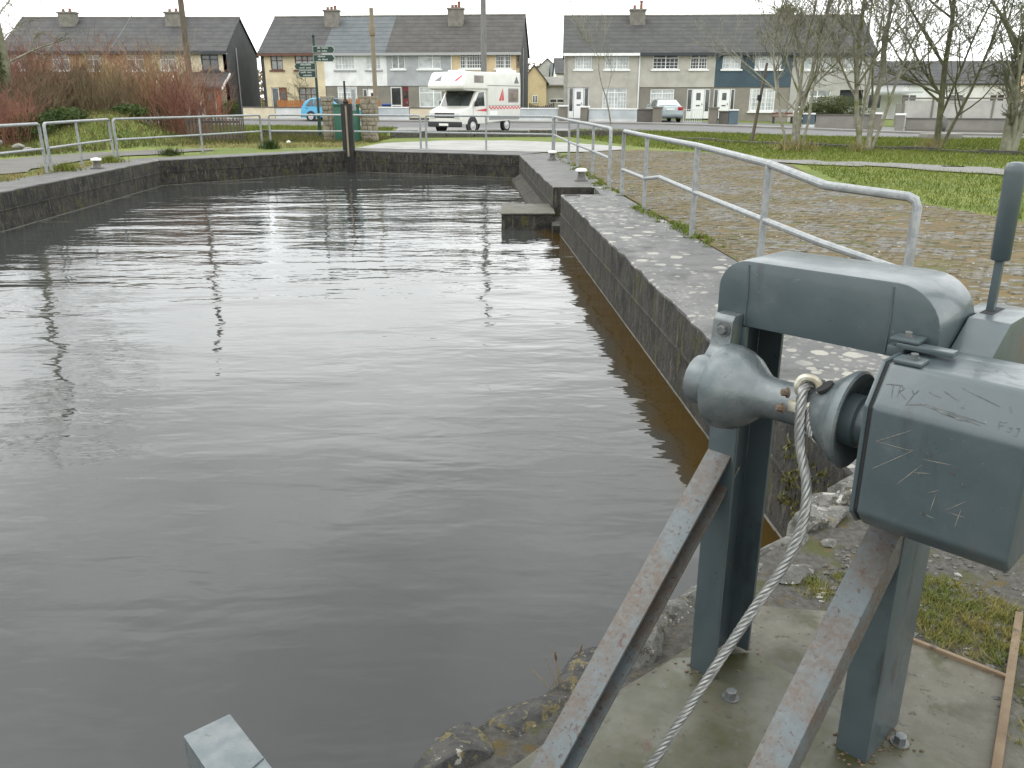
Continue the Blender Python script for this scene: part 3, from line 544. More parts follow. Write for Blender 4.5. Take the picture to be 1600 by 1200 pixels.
# braces
def brace(a0, zt, foot, w_):
    d = Vector((0, -foot, -zt)).normalized(); up = Vector((0, zt, -foot)).normalized() * -1 if False else Vector((0, -zt, foot)).normalized()
    A = Vector((0, .004, zt)); B = Vector((0, -foot, .016)); t = .008; h = .075; k = MB()
    up = Vector((0, -(B - A).z, (B - A).y)).normalized()
    if up.z < 0: up = -up
    def bar(a_lo, a_hi, u_lo, u_hi):
        c = [(a_lo, u_lo), (a_hi, u_lo), (a_hi, u_hi), (a_lo, u_hi)]
        V = [A + Vector((x, 0, 0)) + up * u for x, u in c] + [B + Vector((x, 0, 0)) + up * u for x, u in c]
        k.add(V, [(0, 1, 2, 3), (7, 6, 5, 4), (0, 4, 5, 1), (1, 5, 6, 2), (2, 6, 7, 3), (3, 7, 4, 0)])
    bar(a0, a0 + w_, -t, 0); bar(a0, a0 + t, -h, -t); bar(a0 + t, a0 + w_, -h, -h + t)
    return k.build('brace', WB, wn, bevel=.002)
brace(.0, .72, .76, .07); 
k = MB(); A = Vector((.45, .004, .69)); B = Vector((.45, -.80, .016)); up = Vector((0, -(B - A).z, (B - A).y)).normalized(); up = up if up.z > 0 else -up
c = [(0, -.075), (.072, -.075), (.072, 0), (0, 0)]; k.add([A + Vector((x, 0, 0)) + up * u for x, u in c] + [B + Vector((x, 0, 0)) + up * u for x, u in c], [(0, 1, 2, 3), (7, 6, 5, 4), (0, 4, 5, 1), (1, 5, 6, 2), (2, 6, 7, 3), (3, 7, 4, 0)]); k.build('brace', WB, wn, bevel=.004)
# bearing bracket
SB, SZ = -.1, .942
pr = [(.002, .9), (.002, 1.1), (-.036, 1.1), (-.046, 1.088), (-.048, 1.05), (-.055, 1.02), (-.075, 1.0)] + [(SB + .062 * math.cos(math.radians(x)), SZ + .062 * math.sin(math.radians(x))) for x in range(75, 291, 18)] + [(-.03, .885)]
k = MB(); k.prism([(b - .003, z) for b, z in pr], 0, .014, .07); br = k.build('bearing_bracket', WW, wn, bevel=.004)
hexbolt(MB(), (.048, -.051, 1.066), (0, -1, 0), .0125, .012).build('bolt', BS, br)
# drum, flare and shaft
k = MB(); k.lathe([(.08, .088), (.081, .099), (.088, .104), (.11, .1035), (.135, .098), (.16, .085), (.18, .068), (.192, .058), (.203, .051), (.22, .0475), (.29, .0475), (.31, .05), (.34, .062), (.37, .083), (.392, .1), (.402, .108), (.414, .109), (.418, .104), (.416, .092), (.4, .06)], (0, SB, SZ), (1, 0, 0), 40)
dr = k.build('drum', WW, wn, smooth=True, angle=45)
k = MB(); k.lathe([(.395, .058), (.43, .058), (.435, .05), (.475, .05)], (0, SB, SZ), (1, 0, 0), 28); k.build('shaft', WP, wn, smooth=True)
k = MB(); k.lathe([(-.004, .02), (.002, .02)], (.355, SB - .035, SZ + .071), (-.5, -.35, .8), 12); k.build('hole', M['dark_gap'], dr)
# gear cover
gp = [(-.2, .782), (-.2, 1.018), (-.143, 1.1), (-.006, 1.1), (-.006, .745), (-.165, .745)]
k = MB(); k.prism(gp, 0, .482, .77); gc = k.build('gear_cover', WP, wn, bevel=.011, seg=3)
gi = [(b * .985 + (-.001), z + (.004 if z < .9 else -.004)) for b, z in gp]
k = MB(); k.prism(gi, 0, .4765, .486); k.build('seam', M['dark_gap'], gc, bevel=.006)
k = MB(); k.prism(gp, 0, .468, .4775); k.build('end_plate', WP, gc, bevel=.004)
k = MB(); k.prism([(-.007, .8), (-.007, 1.096), (.052, 1.096), (.052, .8)], 0, .534, .768); k.build('cover_back', WP, gc, bevel=.006)
def plate(a0, a1, b0, b1, z0, z1, bolt=None, par=gc, nm='tab_plate'):
    o = MB().box(a0, a1, b0, b1, z0, z1).build(nm, WP, par, bevel=.003)
    if bolt: hexbolt(MB(), (bolt[0], bolt[1], z1), (0, 0, 1), .008, .008).build('bolt', BS, par)
    return o
plate(.447, .505, -.062, -.008, 1.121, 1.129, (.475, -.036)); plate(.462, .575, -.062, -.03, 1.108, 1.12); plate(.49, .545, -.145, -.098, 1.1, 1.109, (.522, -.12)); plate(.44, .475, -.05, -.006, 1.085, 1.108, None, gc, 'stop_lug')
# scratched marks
def strokes(par, lines, fn, m, w_=.0016):
    k = MB()
    for L_ in lines:
        for p, q in zip(L_, L_[1:]):
            P = Vector(p + (0,)); Q = Vector(q + (0,)); d = (Q - P); n = Vector((-d.y, d.x, 0)).normalized() * w_
            m1 = P.lerp(Q, .5); a = [P - n * .4, m1 - n, Q - n * .5, Q + n * .4, m1 + n * .8, P + n * .5]
            k.add([fn(x.x, x.y) for x in a], [(0, 1, 4, 5), (1, 2, 3, 4)])
    return k.build('scratch', m, par)
front = lambda a, z: (a, -.2008, z)
slope = lambda a, b: (a, b - .0009, 1.018 + (b + .2) * (.082 / .057) + .0006)
strokes(gc, [[(.566, .991), (.503, .949), (.574, .95), (.504, .889)], [(.595, .939), (.646, .944)], [(.595, .927), (.555, .871)], [(.583, .907), (.613, .915)], [(.614, .874), (.633, .886)], [(.63, .877), (.625, .837)], [(.607, .828), (.634, .826)], [(.683, .88), (.651, .849)], [(.658, .847), (.687, .848)], [(.678, .861), (.673, .823)]], front, M['scratch_light'], .0011)
strokes(gc, [[(.57, .953), (.578, .951)], [(.64, .929), (.657, .926)], [(.67, .915), (.675, .909)], [(.53, .965), (.536, .96)], [(.6, .955), (.606, .95)], [(.607, .83), (.62, .826)], [(.69, .87), (.695, .864)], [(.6, .905), (.588, .908)], [(.655, .94), (.665, .938)]], front, M['scratch_dark'], .0016)
strokes(gc, [[(.493, -.17), (.525, -.167)], [(.507, -.168), (.513, -.184)], [(.523, -.182), (.521, -.168), (.53, -.17), (.524, -.176), (.54, -.182)], [(.544, -.169), (.551, -.175), (.557, -.168)], [(.551, -.175), (.543, -.189)], [(.544, -.188), (.58, -.182), (.618, -.184), (.688, -.188)], [(.592, -.185), (.648, -.191)], [(.607, -.188), (.66, -.19)], [(.57, -.184), (.64, -.187), (.68, -.191)], [(.707, -.181), (.71, -.191)], [(.707, -.182), (.719, -.181)], [(.708, -.186), (.716, -.185)], [(.724, -.186), (.73, -.185), (.729, -.19), (.723, -.19)], [(.736, -.185), (.742, -.184), (.741, -.193), (.735, -.192)], [(.714, -.163), (.721, -.17)], [(.628, -.155), (.699, -.166)], [(.6, -.163), (.63, -.17)], [(.575, -.168), (.6, -.171)]], slope, M['scratch_faint'], .0007)
topf = lambda a, b: (a, b, 1.1006)
strokes(gc, [[(a, b), (a + rr.uniform(-.05, .05), b + rr.uniform(-.02, .02))] for a, b in [(rr.uniform(.56, .72), rr.uniform(-.13, -.02)) for _ in range(26)]], topf, M['scratch_dark'], .0005)
# lever housing and lever
k = MB(); k.prism([(.055, .9), (.055, 1.092), (.145, 1.15), (.33, 1.15), (.33, .9)], 0, .53, .615); hz = k.build('lever_housing', WP, wn, bevel=.004)
k = MB(); k.box(.5, .532, .206, .33, .95, 1.148); k.build('housing_side', WP, hz, bevel=.004)
k = MB(); k.box(.535, .562, .2, .285, 1.1495, 1.1508); k.build('slot', M['dark_gap'], hz)
k = MB(); k.tube([(.546, .238, 1.1), (.545, .24, 1.27)], [.011, .011], 4); lv = k.build('lever', WP, wn)
k = MB(); k.lathe([(0, .017), (.003, .02), (.19, .021), (.2, .0205), (.207, .017), (.21, .008)], (.545, .24, 1.264), (-.02, .01, 1), 20); k.build('grip', WP, lv, smooth=True, angle=50)
# wire rope
def spline(P, n=12):
    P = [Vector(p) for p in P]; P = [P[0] * 2 - P[1]] + P + [P[-1] * 2 - P[-2]]; o = []
    for i in range(1, len(P) - 2):
        for j in range(n):
            t = j / n; a, b, c, d = P[i - 1:i + 3]; o.append(.5 * ((2 * b) + (c - a) * t + (2 * a - 5 * b + 4 * c - d) * t * t + (3 * b - a - 3 * c + d) * t ** 3))
    return o + [P[-2]]
RP = [(.318, -.07, .996), (.312, -.135, 1.0), (.318, -.16, .968), (.335, -.178, .888), (.372, -.2, .8), (.381, -.22, .715), (.366, -.25, .625), (.33, -.29, .52), (.27, -.37, .33), (.2, -.47, .1), (.17, -.55, .02), (.1, -.75, .032), (-.05, -.98, .032), (-.3, -1.1, .02)]
rope = empty('wire_rope', WO, WR, 'loose twisted steel wire rope hanging from the winch drum', 'wire rope')
sp = spline(RP, 14)
def strands(path, r, n, pitch, name, mat_, parent):
    k = MB(); L_ = 0; fr = []; up = None
    for i, p in enumerate(path):
        t = (path[min(i + 1, len(path) - 1)] - path[max(0, i - 1)]).normalized()
        if up is None: up = t.orthogonal().normalized()
        up = (up - t * up.dot(t)).normalized(); fr.append((p, up.copy(), t.cross(up), L_))
        if i < len(path) - 1: L_ += (path[i + 1] - p).length
    for s_ in range(n):
        k.tube([p + (u * math.cos(2 * math.pi * (l / pitch + s_ / n)) + b * math.sin(2 * math.pi * (l / pitch + s_ / n))) * r * .62 for p, u, b, l in fr], r * .42, 6)
    return k.build(name, mat_, parent, smooth=True)
fine = []
for a, b in zip(sp, sp[1:]): fine += [a.lerp(b, j / 3) for j in range(3)]
strands(fine, .0112, 6, .1, 'strands', M['rope_wire'], rope)
tail = spline([(.318, -.11, .992), (.334, -.145, .965), (.341, -.16, .93), (.352, -.165, .905)], 10); strands(tail, .008, 6, .08, 'tail', M['rope_wire'], rope)
loop = [(.318, -.12, .975), (.300, -.135, .985), (.296, -.14, 1.005), (.306, -.135, 1.022), (.33, -.125, 1.018), (.342, -.125, .995), (.336, -.14, .972), (.318, -.155, .958), (.3, -.16, .955)]
k = MB(); k.tube(spline(loop, 5), .0085, 8); cl = k.build('clip', M['rope_clip'], rope, smooth=True)
k = MB(); k.box(.29, .326, -.168, -.135, .948, .972); k.build('saddle', M['rope_clip'], cl, bevel=.005)
for q in ((.292, -.172, .992), (.287, -.178, .956)): hexbolt(MB(), q, (-.6, -.7, .1), .008, .012).build('nut', M['debris'], cl)

# second steel arm lying over the water edge at the left
ar = empty('steel_arm', (-.62, 1.52, 0), math.radians(41), 'pale grey steel channel end poking over the water, bottom left', 'steel beam')
k = MB(); k.prism([(-.06, .0), (-.06, .12), (.06, .12), (.06, .0), (.05, .0), (.05, .11), (-.05, .11), (-.05, .0)], 1, -1.3, .22); k.build('channel', WW, ar, bevel=.006)
k = MB(); k.tube([(-.058, -.02, .1212), (.058, .02, .1212)], .002, 5); k.build('weld_seam', WP, ar)

# ------------------------------------------------------------------ near slab, boards, plants
def loc2w(a, b, z=0): return (WO[0] + .70 * a + .714 * b, WO[1] - .714 * a + .70 * b, z)
k = MB(); k.prism([loc2w(*p)[:2] for p in ((-.1, -1.6), (1.2, -1.6), (1.0, .2), (.655, .64), (.41, .63), (.17, .6), (-.03, .45), (-.055, .2), (-.1, -.3))], 2, -.05, .0025); sl = k.build('concrete_slab', M['slab_concrete']); S(sl)
def board(p, q, wd, label):
    P, Q = Vector(p), Vector(q); d = (Q - P); o = MB().box(0, d.length, -wd / 2, wd / 2, -.03, .016).build('timber_board', M['timber'], bevel=.004)
    o.location = (P.x, P.y, 0); o.rotation_euler = (0, 0, math.atan2(d.y, d.x)); tag(o, label, 'board', 'timber edging boards'); return o
board((1.2, 2.22, 0), (1.44, 2.005, 0), .015, 'short thin timber edging board across the concrete slab end')
board((1.66, 2.32, 0), (1.14, 1.54, 0), .024, 'long timber edging board at the lower right corner')
def tuft_tris(pts, h, wdt, spread, rng, n):
    V = np.zeros((len(pts) * n, 3, 3)); i = 0
    for (x, y, z) in pts:
        for _ in range(n):
            a = rng.uniform(0, 6.283); r = abs(rng.gauss(0, spread)); bx, by = x + r * math.cos(a), y + r * math.sin(a); hh = h * rng.uniform(.4, 1.2); an = rng.uniform(0, 6.283); w2 = wdt * rng.uniform(.6, 1.3)
            tx, ty = bx + rng.gauss(0, hh * .5), by + rng.gauss(0, hh * .5); V[i] = ((bx - w2 * math.cos(an), by - w2 * math.sin(an), z), (bx + w2 * math.cos(an), by + w2 * math.sin(an), z), (tx, ty, z + hh)); i += 1
    return V
rg = random.Random(21)
def tuft(pts, h, wd, sp_, n, m, label, cat='plant', name='grass_tuft', group=None):
    o = tris(name, tuft_tris(pts, h, wd, sp_, rg, n), m); return tag(o, label, cat, group, 'stuff')
near_moss = [loc2w(rg.uniform(.2, .66), rg.uniform(.66, 1.05)) for _ in range(300)] + [loc2w(rg.uniform(-.02, .3), rg.uniform(.62, .85)) for _ in range(60)] + [loc2w(rg.uniform(.75, 1.1), rg.uniform(.3, 1.2)) for _ in range(160)]
o = tris('moss', tuft_tris(near_moss, .022, .0016, .02, rg, 30), M['moss_tuft']); tag(o, 'low moss and grass growing in the gravel behind the winch', 'moss', kind='stuff')
gvv = MB(); rr = random.Random(77)
for _ in range(700):
    a, b = rr.uniform(-.0, 1.3), rr.uniform(.45, 1.3)
    if b < .62 and a < .66: continue
    p = loc2w(a, b); s_ = rr.uniform(.006, .02); gvv.rock((p[0], p[1], .002), (s_, s_ * rr.uniform(.6, 1), s_ * .5), rr.random(), 1, .3)
o = gvv.build('gravel', M['stone_lichen']); tag(o, 'loose stone chippings on the ground behind the winch', 'gravel', kind='stuff')
for (x, y, sx, sy, sz, lab) in ((1.27, 3.0, .12, .09, .05, 'pale lichened rubble block behind the hanging wire rope'), (1.0, 2.56, .09, .07, .03, 'broken white faced stone lying between wire rope and brace'), (1.42, 3.12, .1, .07, .08, 'grey stone at the corner of the lichened quay'), (1.2, 2.78, .05, .03, .02, 'small chalk white stone lying in the moss')):
    k = MB(); k.rock((0, 0, 0), (sx, sy, sz), lab, 3, .2, flat=sz * .6, rz=.6); o = k.build('loose_stone', M['stone_lichen'], smooth=True, angle=18); o.location = (x, y, sz * .25); tag(o, lab, 'stone')
# dead stalks on the near edge
sk = empty('dead_stalks', (.145, 1.97, .0), 0, 'dry brown seed stalks growing from the near stone edge', 'plant')
for (dx, dy, h, lean, seedh) in ((-.02, 0, .1, -.03, 0), (-.01, .01, .11, -.012, 1), (.0, .005, .13, -.035, 0), (.02, .0, .14, .03, 1), (-.04, .0, .06, -.05, 0)):
    k = MB(); k.tube([(dx, dy, 0), (dx + lean * .4, dy, h * .5), (dx + lean, dy + .005, h)], [.0016, .0013, .0009], 5); s1 = k.build('stalk', M['twig_straw'], sk)
    if seedh: k = MB(); k.tube([(dx + lean * .75, dy, h * .78), (dx + lean * .9, dy, h * .9), (dx + lean * 1.08, dy, h * 1.05)], [.002, .004, .0015], 6); k.build('seed_head', M['debris'], s1)
lf = []
for _ in range(130):
    y = rg.uniform(3.35, 4.1); lf.append((QX(y) - .012 - rg.uniform(0, .03), y, rg.uniform(-.5, -.1)))
o = tris('wall_weeds', tuft_tris(lf, .035, .008, .02, rg, 5), M['leaf_olive']); tag(o, 'small green weeds growing on the quay face behind the rope', 'plant', kind='stuff')
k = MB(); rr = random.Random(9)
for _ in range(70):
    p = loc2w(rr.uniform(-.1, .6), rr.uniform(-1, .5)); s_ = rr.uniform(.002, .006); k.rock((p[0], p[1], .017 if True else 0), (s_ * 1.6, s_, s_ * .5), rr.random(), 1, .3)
for ca_, cb_, n_c in ((.04, .0, 26), (.49, .0, 34), (.52, .1, 30), (.04, .2, 16), (.555, .135, 14)):  # leg debris thickened with dark crumbs standing in for contact shadow
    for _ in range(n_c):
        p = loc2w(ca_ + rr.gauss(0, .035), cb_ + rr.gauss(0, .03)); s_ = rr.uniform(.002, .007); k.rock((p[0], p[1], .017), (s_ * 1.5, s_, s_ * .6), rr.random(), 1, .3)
o = k.build('crumbs', M['debris']); tag(o, 'dark crumbs and leaf scraps on the winch base, thickened at its feet as contact shade', 'debris', kind='stuff')
k = MB(); k.tube(spline([(-.02, 0, .004), (-.01, -.006, .006), (0, -.008, .006), (.012, -.004, .005), (.02, .004, .004)], 4), .003, 6); o = k.build('dead_catkin', M['debris']); o.location = loc2w(-.02, -.56, .017); tag(o, 'dark red curled catkin lying on the base plate', 'catkin')

# ================================================================== houses
def wall_open(mb, x0, x1, z0, z1, ops, dep=.14):
    xs = sorted({x0, x1} | {min(max(v, x0), x1) for o in ops for v in o[:2]}); zs = sorted({z0, z1} | {min(max(v, z0), z1) for o in ops for v in o[2:4]})
    for a, b in zip(xs, xs[1:]):
        for c, d in zip(zs, zs[1:]):
            mx_, mz_ = (a + b) / 2, (c + d) / 2
            if any(o[0] < mx_ < o[1] and o[2] < mz_ < o[3] for o in ops): continue
            mb.quad((a, 0, c), (b, 0, c), (b, 0, d), (a, 0, d))
    for o in ops:
        a, b, c, d = o[:4]
        if c >= z1 or d <= z0: continue
        c, d = max(c, z0), min(d, z1)
        mb.quad((a, 0, c), (a, dep, c), (a, dep, d), (a, 0, d)); mb.quad((b, 0, c), (b, dep, c), (b, dep, d), (b, 0, d)); mb.quad((a, 0, d), (b, 0, d), (b, dep, d), (a, dep, d)); mb.quad((a, 0, c), (b, 0, c), (b, dep, c), (a, dep, c))
def window(root, x0, x1, z0, z1, fm='trim_white', pm='pane_curtain', mul=(.5,), tr=(.7,), grid=None, sill=True, y=.07, sm=None):
    k = MB(); t = .065
    k.box(x0, x1, y, y + .06, z0, z0 + t); k.box(x0, x1, y, y + .06, z1 - t, z1); k.box(x0, x0 + t, y + .001, y + .059, z0 + t, z1 - t); k.box(x1 - t, x1, y + .001, y + .059, z0 + t, z1 - t)
    for f in mul: xm = x0 + (x1 - x0) * f; k.box(xm - .035, xm + .035, y + .002, y + .058, z0 + t, z1 - t)
    for f in tr: zm = z0 + (z1 - z0) * f; k.box(x0 + t, x1 - t, y + .003, y + .057, zm - .03, zm + .03)
    if grid:
        gx0, gx1, gz0, gz1, n, m_ = grid; gx0, gx1 = x0 + (x1 - x0) * gx0, x0 + (x1 - x0) * gx1; gz0, gz1 = z0 + (z1 - z0) * gz0, z0 + (z1 - z0) * gz1
        for i in range(1, n): xx = gx0 + (gx1 - gx0) * i / n; k.box(xx - .014, xx + .014, y + .012, y + .05, gz0, gz1)
        for i in range(1, m_): zz = gz0 + (gz1 - gz0) * i / m_; k.box(gx0, gx1, y + .013, y + .049, zz - .014, zz + .014)
    w_ = k.build('window', M[fm], root)
    MB().quad((x0 + .02, y + .035, z0 + .02), (x1 - .02, y + .035, z0 + .02), (x1 - .02, y + .035, z1 - .02), (x0 + .02, y + .035, z1 - .02)).build('pane', M[pm], w_)
    if grid and pm == 'pane_curtain':
        pass
    if sill: MB().box(x0 - .12, x1 + .12, -.09, y, z0 - .12, z0 - .002).build('sill', M[sm or fm], w_)
    return w_
def door(root, x0, x1, z1, style='white', side=(), y=.1):
    m = {'white': 'door_white', 'wood': 'door_wood', 'maroon': 'door_maroon', 'glass': 'trim_white'}[style]
    d = MB().box(x0, x1, y, y + .05, .02, z1).build('door', M[m], root)
    if style == 'glass':
        MB().box(x0 + .08, x1 - .08, y - .012, y, .95, z1 - .1).build('pane', M['pane_dark'], d); MB().box(x0 + .08, x1 - .08, y - .012, y, .15, .85).build('pane', M['pane_dark'], d)
    else:
        xm = (x0 + x1) / 2; MB().box(xm - .16, xm + .16, y - .012, y, z1 * .62, z1 * .86).build('pane', M['pane_dark'], d); MB().box(xm - .14, xm + .14, y - .015, y, z1 * .42, z1 * .46).build('letter_box', M['trim_dark'], d); MB().box(x1 - .16, x1 - .11, y - .05, y, z1 * .46, z1 * .52).build('handle', M['galvanised'], d)
    for (a, b) in side:
        s_ = MB().box(a, b, y + .001, y + .049, .02, z1).build('side_light', M['trim_white'], root); MB().box(a + .06, b - .06, y - .01, y, .55, z1 - .08).build('pane', M['pane_dark'], s_)
    return d
def chimney(root, x, zr, y, wd, dp, z0, z1, pots, aerial=False):
    c = MB().box(x - wd / 2, x + wd / 2, y - dp / 2, y + dp / 2, z0, z1).build('chimney', M['chimney'], root)
    MB().box(x - wd / 2 - .07, x + wd / 2 + .07, y - dp / 2 - .07, y + dp / 2 + .07, z1, z1 + .12).build('cap', M['chimney'], c)
    MB().box(x - wd / 2 - .03, x + wd / 2 + .03, y - dp / 2 - .05, y - dp / 2 + .1, z0 - .16, z0 + .0).build('flashing', M['trim_grey'], c)
    for i, (dx, h) in enumerate(pots): MB().lathe([(0, .12), (h * .8, .1), (h * .8, .13), (h, .12)], (x + dx, y, z1 + .12), (0, 0, 1), 10).build('chimney_pot', M['pot_red'], c)
    if aerial: MB().tube([(x + .35, y, z1 + .1), (x + .36, y, z1 + 2.4)], .015, 4).build('aerial', M['wire'], c)
def house(X, Y, Z, rz, Wd, label, up, low, roof, wins=(), doors=(), ze=4.72, zr=7.4, D=8., gable=None, chim=(), band=2.25, gutter='trim_white', openings=(), soff='trim_white', group='terraced houses across the road'):
    root = empty('terraced_house', (X, Y, Z), rz, label, 'house', group)
    ops = [(w_[0], w_[1], w_[2], w_[3]) for w_ in wins] + list(openings)
    for d_ in doors:
        xs = [d_[0], d_[1]] + [v for s_ in (d_[3] if len(d_) > 3 and isinstance(d_[3], tuple) else ()) for v in s_]
        ops.append((min(xs), max(xs), -.3, d_[2]))
    if low == up:
        k = MB(); wall_open(k, 0, Wd, -.6, ze, ops); k.build('wall', M[up], root)
    else:
        k = MB(); wall_open(k, 0, Wd, band, ze, [o for o in ops if o[3] > band]); k.build('wall', M[up], root)
        k = MB(); lo_ = [o for o in ops if o[2] < band]; wall_open(k, 0, Wd, -.6, band, lo_); o = k.build('ground_floor_wall', M[low], root); o.location.y = .05
    k = MB(); k.box(.0, Wd, D - .2, D, -.6, ze); k.build('back_wall', M['dash_grey'], root)
    k = MB(); k.box(.02, Wd - .02, .45, .55, -.6, ze); k.build('inner_wall', M['trim_dark'], root)
    for s_ in (gable or ()):
        x = .0 if s_ == 'L' else Wd; xo = -.004 if s_ == 'L' else .004
        gm = gable[s_]; k = MB(); k.prism([(0.0, -.6), (D, -.6), (D, ze), (D / 2, zr - .03), (0.0, ze)], 0, min(x, x + (.25 if s_ == 'L' else -.25)) + (xo if s_ == 'L' else 0), max(x, x + (.25 if s_ == 'L' else -.25)) + (0 if s_ == 'L' else xo)); g = k.build('gable_wall', M[gm], root)
        if s_ == 'R': k = MB(); k.tube([(x + .06, 2.4, -.3), (x + .06, 2.4, ze + .3)], .05, 6); k.build('downpipe', M['trim_grey'], g)
    oh = .3; th = .1; xl = -.12 if gable and 'L' in gable else .0; xr = Wd + (.12 if gable and 'R' in gable else .0); sl = (zr - ze) / (D / 2)
    k = MB(); k.prism([(-oh, ze - oh * sl + .02), (-oh, ze - oh * sl + .02 + th), (D / 2, zr + th), (D + oh, ze - oh * sl + .02 + th), (D + oh, ze - oh * sl + .02), (D / 2, zr)], 0, xl, xr)
    rf = k.build('roof', M[roof], root)
    MB().tube([(xl, D / 2, zr + th - .01), (xr, D / 2, zr + th - .01)], .085, 8).build('ridge', M['chimney'], rf)
    k = MB(); k.box(xl, xr, -oh - .1, -oh + .02, ze - oh * sl - .1, ze - oh * sl + .09); k.build('gutter', M[gutter], root)
    k = MB(); k.box(xl, xr, -oh + .021, .0, ze - oh * sl - .06, ze - oh * sl - .03); k.build('soffit', M[soff], root)
    for w_ in wins: window(root, *w_[:4], **(w_[4] if len(w_) > 4 else {}))
    for d_ in doors: door(root, d_[0], d_[1], d_[2], d_[4] if len(d_) > 4 else 'white', d_[3] if len(d_) > 3 else ())
    for c in chim: chimney(rf, *c)
    return root
g3 = dict(mul=(.33, .67), tr=(.68,)); gr = dict(mul=(.5,), tr=(.7,), grid=(0, 1, 0, .66, 6, 3), pm='pane_dark')
PR = math.radians(-3)
def along(X, Y, rz, d): return X + d * math.cos(rz), Y + d * math.sin(rz)
RX, RY, RZ = 3.92, 66., .2
chR = (5.5, 7.4, 3.2, 1.15, .7, 6.35, 7.75, ((-.25, .28), (.25, .6)))
hA = house(RX, RY, RZ, PR, 5.5, 'beige pebble dashed end house with white fan light door, right hand terrace', 'dash_beige', 'dash_beige', 'slate_green',
    wins=((.75, 2.0, 3.5, 4.6, dict(tr=(.72,), grid=(0, 1, 0, .7, 6, 3))), (2.97, 4.75, 3.5, 4.6, dict(mul=(.5,), tr=(.72,), grid=(0, 1, 0, .7, 8, 3))), (2.88, 4.68, .7, 2.2, dict(mul=(.5,), tr=(.78,), grid=(0, 1, 0, .76, 8, 4)))),
    doors=((.75, 1.45, 2.25, ((.34, .72), (1.48, 1.86)), 'white'),), gable={'L': 'dash_beige'}, chim=(chR,))
x, y = along(RX, RY, PR, 5.5)
hB = house(x, y, RZ, PR, 5.6, 'beige house over dark stone ground floor, behind the silver car', 'dash_beige', 'stone_clad', 'slate_green', gutter='trim_dark',
    wins=((1.0, 2.9, 3.5, 4.6, gr), (3.75, 5.0, 3.5, 4.6, gr), (.95, 2.7, .85, 2.1, dict(mul=(.5,), tr=(.76,), grid=(0, 1, 0, .74, 8, 3)))), doors=((4.1, 4.95, 2.15, ((3.68, 4.08), (4.98, 5.38)), 'white'),))
x, y = along(x, y, PR, 5.6)
hC = house(x, y, RZ, PR, 5.6, 'house with slate blue upper storey in the right hand terrace', 'render_blue', 'dash_stone', 'slate_green', gutter='trim_dark',
    wins=((.5, 1.85, 3.5, 4.6, dict(mul=(.42,), tr=(), grid=(0, 1, 0, 1, 6, 3))), (2.86, 4.8, 3.5, 4.6, dict(mul=(.18, .68), tr=(), grid=(0, 1, 0, 1, 8, 3))), (2.7, 4.55, .55, 2.15, dict(mul=(.08, .66), tr=(), grid=(0, 1, 0, 1, 8, 5)))),
    doors=((.42, 1.25, 2.15, ((.04, .4), (1.28, 1.6)), 'white'),), chim=((5.5, 7.4, 3.2, 1.15, .7, 6.35, 7.75, ((-.3, .22), (0, .2), (.3, .25))),))
x, y = along(x, y, PR, 5.6)
hD = house(x, y, RZ - .05, PR, 5.8, 'grey pebble dashed end house behind the bare multi stemmed trees', 'dash_grey', 'dash_grey', 'slate_green', gutter='trim_dark',
    wins=((.83, 2.75, 3.5, 4.6, g3), (3.75, 5.1, 3.5, 4.6, dict(mul=(.5,), tr=())), (1.4, 3.0, .6, 2.1, dict(mul=(.4,), tr=(.7,), pm='pane_mid'))), doors=((.6, 1.25, 2.15, (), 'glass'),), openings=((3.65, 5.35, 1.0, 2.1),), gable={'R': 'dash_grey'})
PL = math.radians(-5.6); LX, LY, LZ = -19.05, 67.4, .25
br_ = dict(fm='trim_brown', sm='trim_brown', pm='pane_mid', mul=(.5,), tr=(.6,))
br3 = dict(fm='trim_brown', sm='trim_brown', pm='pane_mid', mul=(.36, .64), tr=(.62,))
hE = house(LX, LY, LZ, PL, 4.9, 'cream end house with brown windows behind the orange fence', 'render_cream', 'render_cream', 'slate_dark', gutter='trim_brown', soff='trim_brown',
    wins=((.75, 1.7, 3.45, 4.55, br_), (2.65, 4.15, 3.45, 4.55, br3), (2.75, 4.25, .85, 2.2, br3)), doors=((1.2, 1.85, 2.2, ((.6, 1.17),), 'wood'),), gable={'L': 'render_dark'}, chim=((4.85, 7.4, 3.0, 1.1, .7, 6.3, 7.75, ((-.3, .2), (0, .22), (.28, .3)), True),))
x, y = along(LX, LY, PL, 4.9)
hF = house(x, y, LZ, PL, 4.8, 'white rendered house with pale slate roof behind the finger post', 'render_white', 'stone_clad', 'slate_blue', gutter='trim_grey', band=2.3,
    wins=((.85, 2.35, 3.45, 4.6, dict(mul=(.34,), tr=(), grid=(0, 1, 0, 1, 6, 3), sm='trim_grey')), (3.25, 4.35, 3.45, 4.6, dict(mul=(.5,), tr=(), grid=(0, 1, 0, 1, 4, 3), sm='trim_grey')), (.9, 2.4, .6, 2.25, dict(mul=(.38,), tr=(.75,), grid=(0, 1, 0, .75, 6, 4)))), doors=((3.25, 4.0, 2.1, ((2.85, 3.2),), 'white'),))
x, y = along(x, y, PL, 4.8)
hG = house(x, y, LZ, PL, 4.9, 'grey rendered house with maroon door in the left hand terrace', 'render_grey', 'stone_clad', 'tile_brown', gutter='trim_grey', band=2.3,
    wins=((.4, 1.4, 3.5, 4.6, dict(mul=(.5,), tr=(), pm='pane_mid')), (2.4, 4.1, 3.5, 4.6, dict(mul=(.64,), tr=(.7,))), (2.4, 4.1, .75, 2.25, dict(mul=(.64,), tr=(.7,)))), doors=((.2, 1.05, 2.25, (), 'glass'), (1.12, 1.58, 2.25, (), 'maroon')), chim=((4.85, 7.4, 3.0, 1.15, .7, 6.3, 7.8, ((-.25, .2), (0, .22), (.25, .45)), True),))
